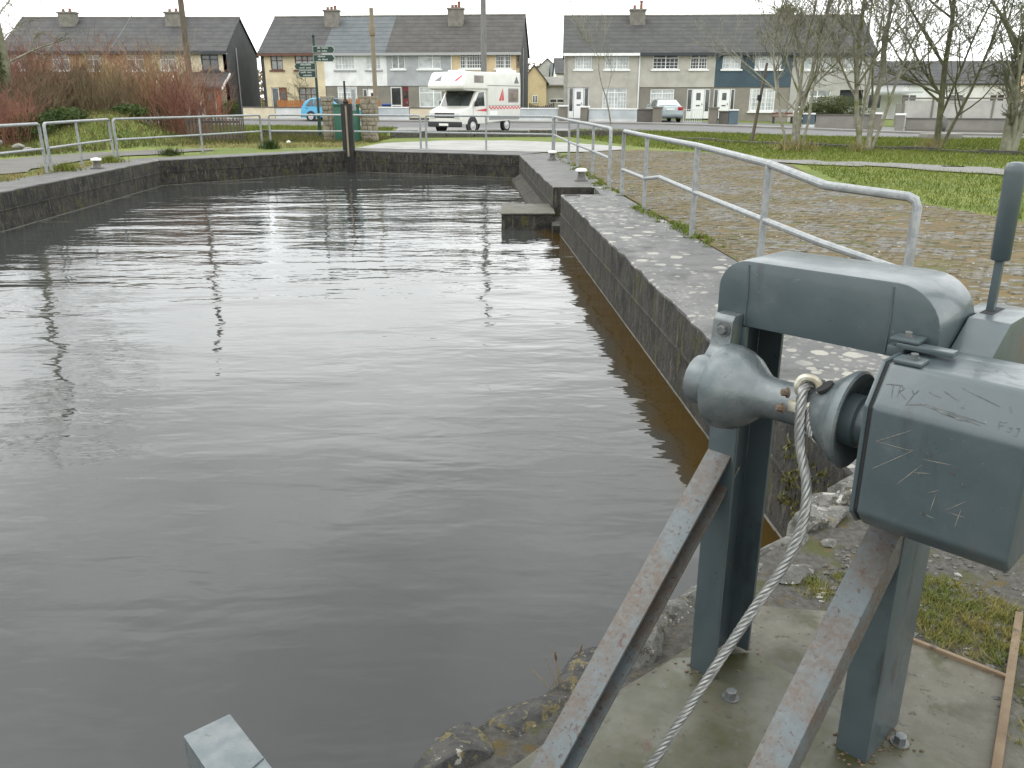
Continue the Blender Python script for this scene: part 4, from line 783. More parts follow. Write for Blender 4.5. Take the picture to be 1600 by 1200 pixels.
x, y = along(x, y, PL, 4.9)
hH = house(x, y, LZ, PL, 5.1, 'yellow cream end house with dark gable behind the motorhome', 'render_yellow', 'render_yellow', 'tile_brown', gutter='trim_grey',
    wins=((.65, 2.3, 3.5, 4.6, dict(mul=(.28,), tr=(), grid=(0, 1, 0, 1, 9, 4), pm='pane_dark')), (3.3, 4.45, 3.5, 4.6, dict(mul=(.6,), tr=(), grid=(0, 1, 0, 1, 6, 4), pm='pane_dark')), (.65, 2.2, .8, 2.1, g3)), doors=((3.4, 4.2, 2.1, (), 'white'),), gable={'R': 'render_dark'})
MB().tube([(.03, -.06, -.2), (.03, -.06, 4.5)], .05, 6).build('downpipe', M['trim_white'], hH)
MB().tube([(.03, -.06, -.2), (.03, -.06, 4.5)], .05, 6).build('downpipe', M['trim_white'], hB)
LF = -38.2
for i, (m_, lab, gb) in enumerate((('render_salmon', 'salmon house farthest left behind the red shrubs', {'L': 'render_dark'}), ('render_salmon', 'salmon house in the middle of the terrace behind the red shrubs', None), ('wall_cream', 'pale house with dark gable and red brick porch behind the tall pole', {'R': 'render_dark'}))):
    h = house(LF + i * 5.6, 66.6, .25, 0, 5.6, lab, m_, m_, 'slate_dark', gutter='trim_dark', ze=4.8, zr=7.3, gable=gb, wins=((.6, 1.8, 3.4, 4.5, dict(pm='pane_mid')), (3.7, 5.0, 3.4, 4.5, dict(pm='pane_dark', mul=(.5,), fm='trim_dark') if i == 2 else dict(pm='pane_mid')), (.6, 2.2, .8, 2.1, dict(pm='pane_mid'))), doors=((3.6, 4.4, 2.1, (), 'wood'),),
              chim=() if i == 1 else ((3.9 if i == 0 else .9, 7.3, 3.2, 1.2, .8, 6.2, 7.6, ((-.3, .2), (.2, .25))),))
    if i == 2:
        po = MB().box(2.6, 2.85, -2.0, -1.75, -.3, 2.15).build('porch', M['brick_red'], h); MB().box(5.2, 5.5, -2.0, -1.7, -.3, 2.15).build('pillar', M['brick_red'], po)
        k = MB(); k.prism([(-2.2, 2.1), (-2.2, 2.25), (0, 3.3), (0, 3.1)], 0, 2.3, 5.75); k.build('porch_roof', M['slate_dark'], po); MB().prism([(-2.23, 2.02), (-2.23, 2.18), (-.05, 3.22), (-.05, 3.05)], 0, 5.752, 5.83).build('barge_board', M['trim_white'], po)

# ------------------------------------------------------------------ other buildings
def shed(name, X, Y, Z, rz, Wd, D, ze, zr, wall, roof, label, cat, wins=(), ridge='x', gab=True):
    root = empty(name, (X, Y, Z), rz, label, cat)
    k = MB()
    if ridge == 'x': k.prism([(0, -.6), (D, -.6), (D, ze), (D / 2, zr - .05), (0, ze)], 0, 0, Wd)
    else: k.prism([(0, -.6), (Wd, -.6), (Wd, ze), (Wd / 2, zr - .05), (0, ze)], 1, 0, D)
    k.build('wall', M[wall], root); k = MB(); oh = .25
    A = D if ridge == 'x' else Wd; sl = (zr - ze) / (A / 2)
    pr_ = [(-oh, ze - oh * sl), (-oh, ze - oh * sl + .12), (A / 2, zr + .12), (A + oh, ze - oh * sl + .12), (A + oh, ze - oh * sl), (A / 2, zr)]
    k.prism(pr_, 0 if ridge == 'x' else 1, -.15, (Wd if ridge == 'x' else D) + .15); k.build('roof', M[roof], root)
    for (x0, x1, z0, z1) in wins: window(root, x0, x1, z0, z1, y=-.05, sill=False, pm='pane_dark', tr=())
    return root
shed('cottage', .9, 82, .25, 0, 2.3, 9, 2.9, 4.3, 'render_yellow', 'slate_dark', 'yellow gabled extension seen in the gap beside the dark gable', 'building', ((1.0, 1.5, 1.0, 1.7),), 'y')
shed('grey_shed', 3.0, 84, .25, 0, 5.5, 5, 2.6, 3.3, 'dash_grey', 'wall_concrete', 'long grey rendered shed in the gap between the terraces', 'shed', ((.6, 2.0, 1.0, 1.4),))
shed('far_house', 5.2, 104, .3, 0, 5.5, 7, 4.2, 5.9, 'render_white', 'slate_dark', 'small white house with dark roof far off in the gap', 'house', ((1.0, 1.6, 2.6, 3.3),))
shed('far_house', 2.6, 128, .3, 0, 5, 9, 4.6, 6.8, 'dash_grey', 'slate_dark', 'distant grey gabled house farthest off in the gap', 'house', ((1, 1.8, 2.6, 3.4), (3, 3.8, 2.6, 3.4)), 'y')
shed('far_house', 5.5, 122, .3, 0, 6, 7, 3.8, 5.9, 'dash_grey', 'slate_blue', 'distant slate roofed house behind the white one in the gap', 'house')
ft = shed('low_terrace', 29.5, 78, -.1, math.radians(-4), 26, 8, 3.0, 4.9, 'render_white', 'slate_dark', 'low white terrace with long dark roof behind the right hand trees', 'building', tuple((x, x + 1.3, .9, 2.1) for x in (2, 5, 9, 12.5, 16, 19.5, 23)))
MB().box(1.5, 5.5, -3.4, -.2, 2.2, 2.32).build('lean_to_roof', M['wall_grey'], ft); MB().box(14, 18, -3.4, -.2, 2.2, 2.32).build('lean_to_roof', M['trim_white'], ft)
shed('low_house', 43, 70, -.2, math.radians(-10), 9, 8, 3.1, 5.2, 'render_yellow', 'slate_dark', 'cream low house at the far right edge', 'building', ((1, 2.2, .9, 2.0),))
pw = empty('panel_wall', (25.6, 57.2, -.2), math.radians(-18), 'tall concrete panel wall with posts behind the right hand trees', 'wall')
for i in range(8):
    MB().box(i * 1.75 + .06, i * 1.75 + 1.69, 0, .1, -.3, 1.72).build('panel', M['dash_grey'], pw); MB().box(i * 1.75 - .06, i * 1.75 + .06, -.04, .14, -.3, 1.8).build('post', M['pillar_stone'], pw)
MB().box(-.06, 14.1, -.06, .16, 1.8, 1.9).build('coping', M['pillar_stone'], pw)
MB().box(0, .12, -.02, 4.5, -.3, 1.5).build('return_panel', M['wall_concrete'], pw)

# ------------------------------------------------------------------ garden walls and pillars on the far pavement
def gwall(a, b, h, m, label, cap=None, plinth=None, wd=.22):
    A, B = Vector((a[0], a[1], 0)), Vector((b[0], b[1], 0)); d = B - A; z = zg((a[0] + b[0]) / 2, (a[1] + b[1]) / 2)
    root = empty('garden_wall', (a[0], a[1], z), math.atan2(d.y, d.x), label, 'garden wall', 'low garden walls along the far pavement')
    MB().box(0, d.length, 0, wd, -.3, h).build('wall', M[m], root)
    MB().box(-.02, d.length + .02, -.04, wd + .04, h, h + .07).build('coping', M[cap or m], root)
    if plinth: MB().box(0.001, d.length - .001, -.02, 0, -.3, .25).build('plinth', M[plinth], root)
def pillar(p, h, m, label, cap='trim_white', w_=.45):
    root = empty('gate_pillar', (p[0], p[1], zg(*p)), math.radians(-22), label, 'gate pillar', 'stone gate pillars along the far pavement')
    MB().box(-w_ / 2, w_ / 2, -w_ / 2, w_ / 2, -.3, h).build('shaft', M[m], root, bevel=.012); MB().prism([(-w_ / 2 - .05, -w_ / 2 - .05), (w_ / 2 + .05, -w_ / 2 - .05), (w_ / 2 + .05, w_ / 2 + .05), (-w_ / 2 - .05, w_ / 2 + .05)], 2, h, h + .09).build('cap', M[cap], root)
gwall((-27, 65.5), (-22.8, 64.4), .75, 'wall_white', 'pale garden wall half hidden by the red shrubs', 'wall_dark')
gwall((-19.6, 63.6), (-17.1, 62.9), .82, 'wall_cream', 'cream garden wall left of the blue car', 'wall_dark'); gwall((-17.05, 62.9), (-12.2, 61.6), .82, 'wall_white', 'white garden wall behind the blue car', 'wall_dark')
gwall((-9.9, 60.7), (-7.05, 59.75), .88, 'wall_grey', 'grey garden wall right of the short wooden pole', 'trim_white', 'wall_white'); gwall((-7.0, 59.73), (-2.2, 58.35), .86, 'wall_cream', 'cream garden wall behind the motorhome bonnet', 'wall_dark', 'wall_dark')
gwall((-2.1, 58.3), (3.0, 57.05), .84, 'wall_grey', 'grey garden wall between motorhome and right hand terrace', 'trim_white', 'wall_white')
pillar((3.35, 56.9), 1.0, 'pillar_stone', 'stone gate pillar at the left corner of the right hand terrace'); pillar((4.7, 56.4), .95, 'pillar_stone', 'stone gate pillar opposite the fan light door')
gwall((4.95, 56.28), (7.9, 55.05), .84, 'wall_grey', 'pale grey garden wall with white base under the bay window', 'trim_white', 'wall_white'); gwall((7.95, 55.03), (8.85, 54.62), .82, 'wall_dark', 'short dark garden wall left of the silver car drive', 'wall_dark')
pillar((9.1, 54.5), .95, 'pillar_stone', 'stone gate pillar left of the silver car', 'pillar_stone', .5); pillar((12.25, 53.0), .98, 'pillar_stone', 'stone gate pillar right of the silver car', 'pillar_stone', .5)
gwall((12.55, 52.85), (13.1, 52.65), .8, 'wall_dark', 'stub of dark garden wall right of the silver car drive', 'wall_dark'); gwall((13.12, 52.64), (13.62, 52.48), .9, 'wall_blue', 'short slate blue garden wall stub by the twin door', 'trim_white')
pillar((16.85, 51.3), .9, 'wall_concrete', 'plain gate pillar right of the brown bench'); gwall((17.1, 51.2), (17.75, 50.97), .82, 'wall_blue', 'short slate blue garden wall with white base', 'trim_white', 'wall_white'); gwall((17.8, 50.95), (20.6, 49.85), .82, 'wall_concrete', 'weathered concrete garden wall in front of the round bush', 'wall_dark')
pillar((20.85, 49.7), .95, 'pillar_stone', 'gate pillar right of the round bush'); pillar((22.0, 49.3), .93, 'wall_concrete', 'gate pillar left of the long far right wall')
gwall((22.3, 49.15), (40, 43.2), .8, 'wall_concrete', 'long weathered garden wall running out at far right', 'wall_dark', 'pillar_stone')
def picket(a, b, h, m, label, curve=0.):
    A, B = Vector((a[0], a[1], 0)), Vector((b[0], b[1], 0)); d = B - A; root = empty('picket_fence', (a[0], a[1], zg(*a)), math.atan2(d.y, d.x), label, 'fence'); n = int(d.length / .14)
    for z in (.35, h - .3): MB().box(0, d.length, .02, .07, z, z + .08).build('rail', M[m], root)
    k = MB()
    for i in range(n):
        hh = h + R.uniform(-.03, .03) - curve * math.sin(math.pi * i / max(1, n - 1)); k.prism([(i * .14, -.2), (i * .14 + .115, -.2), (i * .14 + .115, hh), (i * .14 + .057, hh + .05), (i * .14, hh)], 1, 0, .018)
    o = k.build('pickets', M[m], root); o['kind'] = 'stuff'
picket((-17.6, 65.6), (-13.7, 65.2), 1.25, 'fence_orange', 'orange stained picket fence in front of the cream house'); picket((-12.7, 64.4), (-9.6, 64.0), 1.35, 'fence_orange', 'orange stained picket fence in front of the white house')
picket((1.2, 61.5), (3.0, 61.2), 1.15, 'fence_dark', 'dark curved wooden gate in the gap between the terraces', .2)
def leafball(name, c, r, n, m, label, leaf=.09, cat='bush', stem=True):
    root = empty(name, c, 0, label, cat); rg_ = random.Random(label); V = np.zeros((n, 3, 3))
    lobes = [(rg_.uniform(-.45, .45), rg_.uniform(-.45, .45), rg_.uniform(-.25, .35), rg_.uniform(.45, .75)) for _ in range(9)]
    for i in range(n):
        lx, ly, lz, lr = rg_.choice(lobes); v = Vector((rg_.gauss(0, 1), rg_.gauss(0, 1), rg_.gauss(0, 1))).normalized() * lr * rg_.uniform(.75, 1.05)
        p = Vector(((lx + v.x) * r[0], (ly + v.y) * r[1], r[2] + (lz + v.z) * r[2])); p.z = max(p.z, .02)
        a = Vector((rg_.gauss(0, 1), rg_.gauss(0, 1), rg_.gauss(0, 1))).normalized() * leaf * rg_.uniform(.6, 1.3); b = a.orthogonal().normalized() * leaf * .7; V[i] = (p - a, p + b, p + a)
    tris('foliage', V, M[m], root)
    k = MB()
    for _ in range(5): k.tube([(0, 0, -.1), (rg_.uniform(-.3, .3) * r[0], rg_.uniform(-.3, .3) * r[1], r[2])], [.03, .012], 4)
    k.build('stems', M['bark_dark'], root)
    return root
leafball('bush', (19.2, 52.0, -.15), (2.1, 1.1, 1.15), 9000, 'leaf_hedge', 'dense dark rounded bush behind the concrete garden wall', .07)
leafball('hedge', (-21.0, 65.0, .2), (.75, .6, .75), 2200, 'leaf_hedge', 'clipped green hedge beside the dark gable', .06, 'hedge'); leafball('shrub', (-18.4, 64.6, .2), (.55, .4, .5), 1400, 'leaf_olive', 'small yellowish shrub at the corner of the cream house', .06)
leafball('shrub', (-3.9, 62.2, .2), (1.5, .4, .45), 2200, 'leaf_olive', 'low flowering shrubs behind the cream wall left of the motorhome', .06)

# ------------------------------------------------------------------ vehicles
def side_loft(mb, prof, hw):
    n = len(prof); L_ = [(x, hw(z, x), z) for x, z in prof]; Rr = [(x, -hw(z, x), z) for x, z in prof]
    return mb.add(L_ + Rr, [tuple(range(n)), tuple(range(2 * n - 1, n - 1, -1))] + [(i, n + i, n + (i + 1) % n, (i + 1) % n) for i in range(n)])
def wheel(root, x, y, r, wd, side):
    w_ = MB().lathe([(-wd / 2, r * .7), (-wd / 2, r * .95), (-wd * .3, r), (wd * .3, r), (wd / 2, r * .95), (wd / 2, r * .7)], (x, y, r), (0, 1, 0), 24).build('wheel', M['tyre'], root, smooth=True)
    MB().lathe([(0, r * .66), (.02, r * .62), (.012, r * .3), (.03, r * .18), (.03, .0)], (x, y + side * wd / 2, r), (0, side, 0), 16).build('rim', M['wheel_rim'], w_, smooth=True)
def side_patch(hw, pts, off, s_): return [(x, s_ * (hw(z, x) + off), z) for x, z in pts]
def car(name, loc, rz, label, paint_, prof, glass, belt, roofz, hw0, hw1, wheels, r, extra, ws, rs):
    root = empty(name, loc, rz, label, 'car')
    def hw(z, x=0): return hw0 if z <= belt else hw0 + (hw1 - hw0) * (z - belt) / (roofz - belt)
    k = MB(); side_loft(k, prof, hw); body = k.build('body', M[paint_], root, bevel=.045, seg=3, angle=50)
    for s_ in (1, -1):
        for g in glass: k = MB(); k.add(side_patch(hw, g, .006, s_), [tuple(range(len(g)))]); k.build('side_window', M['glass_dark'], root)
        for x in wheels:
            k = MB(); k.lathe([(0, r * 1.22), (.012, r * 1.2)], (x, s_ * (hw0 - .004), r), (0, s_, 0), 24); k.build('wheel_arch', M['plastic_black'], root)
            wheel(root, x, s_ * (hw0 - .08), r, .2, s_)
        k = MB(); xx = [p[0] for p in glass[0]]; k.box(min(xx) - .0, min(xx) + .16, s_ * (hw0 + .012) - .012, s_ * (hw0 + .012) + .012, belt - .12, belt - .09); k.build('door_handle', M['plastic_black'], root)
        k = MB(); xm = max(x for g in glass for x, z in g); k.box(xm - .1, xm + .05, s_ * (hw0 + .1) - .09, s_ * (hw0 + .1) + .09, belt + .02, belt + .16); k.build('mirror', M[paint_], root, bevel=.03)
    for nm, q in (('windscreen', ws), ('rear_window', rs)):
        (xa, za, ya), (xb, zb, yb), o_ = q; n = Vector((zb - za, 0, -(xb - xa))).normalized() * .012 * o_
        k = MB(); k.add([(xa + n.x, ya, za + n.z), (xa + n.x, -ya, za + n.z), (xb + n.x, -yb, zb + n.z), (xb + n.x, yb, zb + n.z)], [(0, 1, 2, 3)]); k.build(nm, M['glass_pale' if nm == 'rear_window' and paint_ == 'car_silver' else 'glass_dark'], root)
    for nm, m_, b in extra: MB().box(*b).build(nm, M[m_], root, bevel=.012)
    return root
# blue hatchback, nose to the right
car('hatchback_car', (-12.4, 60.0, zg(-12.4, 60.0) + .012), math.radians(-18), 'bright blue hatchback parked in front of the white garden wall', 'car_blue',
    [(-1.9, .3), (-1.93, .6), (-1.86, .95), (-1.62, 1.3), (-1.2, 1.5), (-.4, 1.56), (.25, 1.48), (.95, 1.08), (1.5, .95), (1.85, .72), (1.9, .4), (1.8, .25), (-1.8, .25)],
    [[(-1.55, 1.02), (-.98, 1.02), (-.95, 1.44), (-1.2, 1.42)], [(-.92, 1.02), (-.08, 1.02), (-.1, 1.49), (-.88, 1.46)], [(-.02, 1.02), (.82, 1.02), (.3, 1.42), (-.04, 1.48)]], .98, 1.56, .83, .6, (-1.15, 1.2), .31,
    [('tail_lamp', 'lamp_red', (-1.9, -1.82, .5, .8, .75, 1.1)), ('tail_lamp', 'lamp_red', (-1.9, -1.82, -.8, -.5, .75, 1.1)), ('headlamp', 'lamp_clear', (1.55, 1.82, .45, .78, .68, .86)), ('headlamp', 'lamp_clear', (1.55, 1.82, -.78, -.45, .68, .86)), ('bumper', 'plastic_black', (-1.97, 1.93, -.8, .8, .26, .4)), ('number_plate', 'plate_white', (-1.965, -1.94, -.26, .26, .6, .71))],
    ((.9, 1.1, .68), (.28, 1.45, .55), 1), ((-1.84, 1.0, .62), (-1.6, 1.32, .55), -1))
# silver saloon, tail to the road
car('saloon_car', (10.35, 59.9, zg(10.35, 59.9) + .012), math.radians(93), 'silver saloon car parked in the drive, seen from behind', 'car_silver',
    [(-2.2, .3), (-2.22, .62), (-2.16, .98), (-1.75, 1.05), (-1.15, 1.4), (-.3, 1.46), (.35, 1.4), (1.15, 1.0), (1.9, .85), (2.15, .65), (2.15, .3), (-2.1, .25)],
    [[(-1.5, 1.0), (-.7, 1.0), (-.7, 1.36), (-1.12, 1.34)], [(-.64, 1.0), (.2, 1.0), (.18, 1.37), (-.64, 1.38)]], .96, 1.46, .86, .6, (-1.3, 1.4), .31,
    [('tail_lamp', 'lamp_red', (-2.235, -2.1, .52, .83, .76, .97)), ('tail_lamp', 'lamp_red', (-2.235, -2.1, -.83, -.52, .76, .97)), ('number_plate', 'plate_white', (-2.24, -2.2, -.26, .26, .76, .87)), ('bumper', 'car_silver', (-2.29, -2.1, -.84, .84, .36, .6)), ('exhaust', 'plastic_black', (-2.25, -2.0, -.55, -.4, .24, .32))],
    ((1.1, 1.02, .7), (.4, 1.38, .56), 1), ((-1.8, 1.06, .7), (-1.18, 1.4, .56), -1))
# motorhome
vr = empty('motorhome', (-3.25, 42.0, zg(-3.2, 42.0) + .02), math.atan2(-math.cos(math.radians(33)), -math.sin(math.radians(33))), 'white motorhome with red flashes parked facing the basin', 'motorhome')
VW = M['van_white']
k = MB(); k.prism([(0, .42), (0, .8), (-.06, 1.02), (-.3, 1.12), (-.82, 1.24), (-1.42, 2.02), (-2.4, 2.02), (-2.4, .42)], 1, -.97, .97); k.build('cab', VW, vr, bevel=.05, seg=3)
k = MB(); k.prism([(-.12, 2.04), (-.1, 2.22), (-.42, 2.72), (-.62, 2.82), (-5.1, 2.86), (-5.14, 2.3), (-5.14, 1.2), (-5.05, .58), (-2.15, .46), (-2.15, 2.04)], 1, -1.08, 1.08); vb = k.build('coach_body', VW, vr, bevel=.06, seg=3)
k = MB(); k.prism([(-.28, 2.045), (-.16, 2.0), (-2.1, 1.9), (-2.16, 2.045)], 1, -.99, .99); k.build('overhang', VW, vr)
for s_ in (1, -1):
    MB().box(-5.145, -2.1, s_ * 1.083 - .006, s_ * 1.083 + .006, 2.2, 2.235).build('trim_strip', M['plastic_grey'], vb)
    MB().box(-5.12, -2.16, s_ * 1.083 - .005, s_ * 1.083 + .005, 1.27, 1.29).build('trim_strip', M['plastic_grey'], vb)
    MB().box(-5.0, -2.2, s_ * 1.083 - .005, s_ * 1.083 + .005, .6, .74).build('skirt', M['plastic_grey'], vb)
    w_ = MB().box(-4.9, -3.95, s_ * 1.085 - .012, s_ * 1.085 + .012, 1.42, 2.1).build('window_frame', M['plastic_grey'], vb, bevel=.01); MB().box(-4.84, -4.01, s_ * 1.1 - .006, s_ * 1.1 + .006, 1.48, 2.04).build('pane', M['glass_brown'], w_)
    w_ = MB().box(-1.75, -.98, s_ * 1.085 - .012, s_ * 1.085 + .012, 2.33, 2.66).build('window_frame', M['plastic_grey'], vb, bevel=.01); MB().box(-1.7, -1.03, s_ * 1.1 - .006, s_ * 1.1 + .006, 2.37, 2.62).build('pane', M['glass_brown'], w_)
    k = MB(); k.prism([(-1.08, 1.26), (-1.5, 1.88), (-1.92, 1.9), (-1.98, 1.26)], 1, s_ * .974 - .006, s_ * .974 + .006); k.build('cab_window', M['glass_dark'], vr)
    k = MB(); k.box(-1.02, -1.0, s_ * .973 - .006, s_ * .973 + .006, .5, 1.3); k.build('door_seam', M['plastic_grey'], vr)
    k = MB(); k.box(-1.25, -1.12, s_ * 1.09 - .09, s_ * 1.09 + .09, 1.24, 1.5); k.build('mirror', M['plastic_black'], vr, bevel=.03)
    for x in (-.95, -3.85):
        if x > -2: k = MB(); k.lathe([(0, .44), (.014, .43)], (x, s_ * .968, .36), (0, s_, 0), 24); k.build('wheel_arch', M['plastic_black'], vr)
        wheel(vr, x, s_ * (.9 if x > -2 else .95), .33, .2, s_)
    MB().prism([(-4.95, 2.34), (-4.5, 2.34), (-4.72, 2.68)], 1, s_ * 1.084 - .004, s_ * 1.084 + .004).build('decal', M['decal_grey'], vb)
    MB().prism([(-3.1, 1.5), (-3.3, 1.5), (-3.44, 2.08)], 1, s_ * 1.084 - .004, s_ * 1.084 + .004).build('decal', M['decal_red'], vb); MB().prism([(-3.36, 1.5), (-3.56, 1.52), (-3.46, 2.08)], 1, s_ * 1.084 - .004, s_ * 1.084 + .004).build('decal', M['decal_red'], vb)
    MB().prism([(-1.2, 1.06), (-2.14, 1.0), (-2.14, 1.14)], 1, s_ * .974 - .004, s_ * .974 + .004).build('stripe', M['decal_red'], vr)
    k = MB()
    for i in range(20):
        for r_ in range(2):
            if (i + r_) % 2: k.box(-2.2 - i * .145 - .14, -2.2 - i * .145, s_ * 1.084 - .004, s_ * 1.084 + .004, 1.1 + r_ * .07, 1.17 + r_ * .07)
    o = k.build('check_band', M['decal_red'], vb); o['kind'] = 'stuff'
    MB().box(-2.95, -2.3, s_ * 1.083 - .004, s_ * 1.083 + .004, .68, 1.02).build('locker_door', M['trim_white'], vb)
def fr(a, b, off=.008):      # point on the sloped nose of the overcab: a across, b up 0..1
    p = Vector((-.1, 0, 2.22)).lerp(Vector((-.42, 0, 2.72)), b); return (p.x + off, a, p.z + off * .6)
MB().add([fr(-.75, .35), fr(-.35, .35), fr(-.38, .85)], [(0, 1, 2)]).build('decal', M['decal_grey'], vb)
MB().add([fr(.45, .35), fr(.62, .35), fr(.88, .85), fr(.78, .85)], [(0, 1, 2, 3)]).build('decal', M['decal_red'], vb); MB().add([fr(.68, .2), fr(.74, .35), fr(.92, .85)], [(0, 1, 2)]).build('decal', M['decal_red'], vb)
MB().add([(-.83 + .012, .86, 1.27), (-.83 + .012, -.86, 1.27), (-1.36 + .012, -.82, 1.96), (-1.36 + .012, .82, 1.96)], [(0, 1, 2, 3)]).build('windscreen', M['glass_dark'], vr)
MB().box(-.03, .012, -.62, .62, .72, .95).build('grille', M['plastic_black'], vr); MB().box(-.03, .03, .6, .9, .7, .95).build('headlamp', M['lamp_clear'], vr, bevel=.01); MB().box(-.03, .03, -.9, -.6, .7, .95).build('headlamp', M['lamp_clear'], vr, bevel=.01)
MB().box(-.1, .09, -.98, .98, .3, .55).build('bumper', M['plastic_black'], vr, bevel=.04); MB().box(.085, .1, -.28, .28, .36, .47).build('number_plate', M['plate_white'], vr)
MB().box(-1.3, -.8, -.35, .35, 2.82, 2.9).build('roof_vent', M['trim_white'], vb, bevel=.03); MB().box(-4.9, -3.4, .72, .95, 2.85, 2.98).build('awning', M['trim_white'], vb, bevel=.02)

# ================================================================== poles, wires, street furniture
def pole(name, x, y, h, r0, r1, m, label, lean=(0, 0), z=None):
    zz = zg(x, y) if z is None else z; root = empty(name, (x, y, zz), 0, label, 'pole')
    n = 8; MB().tube([(lean[0] * i / n, lean[1] * i / n, -.3 + (h + .3) * i / n) for i in range(n + 1)], [r0 + (r1 - r0) * i / n for i in range(n + 1)], 10).build('shaft', M[m], root, smooth=True)
    return root
def wire(p, q, sag, label, r=.014):
    P, Q = Vector(p), Vector(q); o = MB().tube([P.lerp(Q, i / 12) - P - Vector((0, 0, sag * 4 * (i / 12) * (1 - i / 12))) for i in range(13)], r, 4).build('overhead_wire', M['wire']); o.location = P; return tag(o, label, 'wire', 'overhead wires')
p1 = pole('utility_pole', -16.6, 45.5, 9.5, .17, .13, 'pole_wood', 'tall dark wooden utility pole rising behind the red shrubs')
p2 = pole('utility_pole', -1.75, 55.1, 10.2, .2, .15, 'pole_grey', 'tall grey utility pole with cross fittings behind the motorhome')
for s_, z in ((1, 8.7), (-1, 8.8), (1, 8.2), (-1, 7.6)):
    b = MB().tube([(0, 0, z), (s_ * .42, -.1, z + .02)], .025, 5).build('bracket', M['pole_wood'], p2); MB().lathe([(0, .05), (.05, .07), (.12, .05), (.14, .02)], (s_ * .42, -.1, z + .02), (0, 0, 1), 8).build('insulator', M['trim_dark'], b)
p3 = pole('wooden_pole', -8.9, 57.2, 6.9, .15, .13, 'pole_weathered', 'short weathered wooden pole in front of the grey house')
MB().box(-.18, .18, -.19, .19, 5.3, 5.9).build('junction_box', M['pole_weathered'], p3, bevel=.02)
p4 = pole('thin_pole', 9.3, 33.6, 2.9, .07, .05, 'pole_wood', 'thin dark leaning post by the kerb left of the bare trees', (.35, 0))
MB().tube([(.18, 0, 1.55), (.19, 0, 1.75)], .09, 8).build('band', M['lock_timber'], p4)
wire((-1.75, 55.1, 9.0), (-60, 66, 7.6), .5, 'overhead wire running left from the grey pole'); wire((-1.75, 55.1, 9.6), (70, 52, 9.0), 1.6, 'overhead wire running right from the grey pole'); wire((-1.75, 55.1, 8.3), (60, 60, 6.2), 1.2, 'lower overhead wire crossing behind the right hand trees')
gw = empty('guy_wire', (-19.9, 38.0, .2), 0, 'steel guy wire with yellow guard slanting out of the shrubs', 'guy wire')
T = Vector((-16.6, 45.5, 9.0)) - Vector((-19.9, 38.0, .2)); T2 = Vector((5.0, .6, 6.4))
MB().tube([(0, 0, 0), tuple(T2)], .012, 5).build('wire', M['galvanised'], gw); MB().tube([tuple(T2 * .1), tuple(T2 * .42)], .035, 6).build('guard', M['guard_yellow'], gw)
# finger post
fp = empty('finger_post', (-8.25, 37.2, zg(-8.25, 37.2)), math.radians(0), 'dark green finger post with four pointing arms', 'sign post')
MB().tube([(0, 0, -.1), (0, 0, 1.0)], .075, 12).build('base_sleeve', M['sign_green'], fp, smooth=True); MB().tube([(0, 0, 1.0), (0, 0, 4.05)], .052, 12).build('post', M['sign_green'], fp, smooth=True); MB().lathe([(0, .06), (.05, .075), (.1, .04), (.16, .015)], (0, 0, 4.05), (0, 0, 1), 12).build('finial', M['sign_green'], fp, smooth=True)
for z in (.98, .5): MB().tube([(0, 0, z), (0, 0, z + .05)], .085, 12).build('collar', M['sign_pale'] if z > .9 else M['sign_green'], fp)
words = [((.22, .36), (.2, .3)), ((.42,), (.2, .34)), ((.62,), (.3, .3)), ((.24, .3), (.5,))]
for i, (z, s_, L_) in enumerate(((3.55, 1, .88), (3.22, 1, .86), (2.9, -1, .86), (2.6, -1, .74))):
    k = MB(); pr_ = [(-.03, -.14), (L_ - .09, -.14), (L_, 0), (L_ - .09, .14), (-.03, .14)]; pr_ = [(s_ * x, z + y) for x, y in pr_]
    arm = MB().prism(pr_, 1, -.1, -.07).build('arm', M['sign_pale'], fp)
    pi_ = [(s_ * x, z + y) for x, y in [(-.015, -.12), (L_ - .1, -.12), (L_ - .02, 0), (L_ - .1, .12), (-.015, .12)]]
    MB().prism(pi_, 1, -.106, -.099).build('arm_face', M['sign_green'], arm)
    k = MB()
    for row, ws_ in enumerate(words[i]):
        x = .16
        for wl in ws_:
            n = int(wl * .78 / .045)
            for c_ in range(n):
                hh = R.choice((.05, .05, .07)); xx = x + c_ * .045; a, b = (xx, xx + .03); zz = z + (.035 if row == 0 else -.085)
                k.box(min(s_ * a, s_ * b), max(s_ * a, s_ * b), -.109, -.105, zz, zz + hh)
            x += n * .045 + .05
    if len(k.v): o = k.build('lettering', M['sign_pale'], arm); o['kind'] = 'stuff'
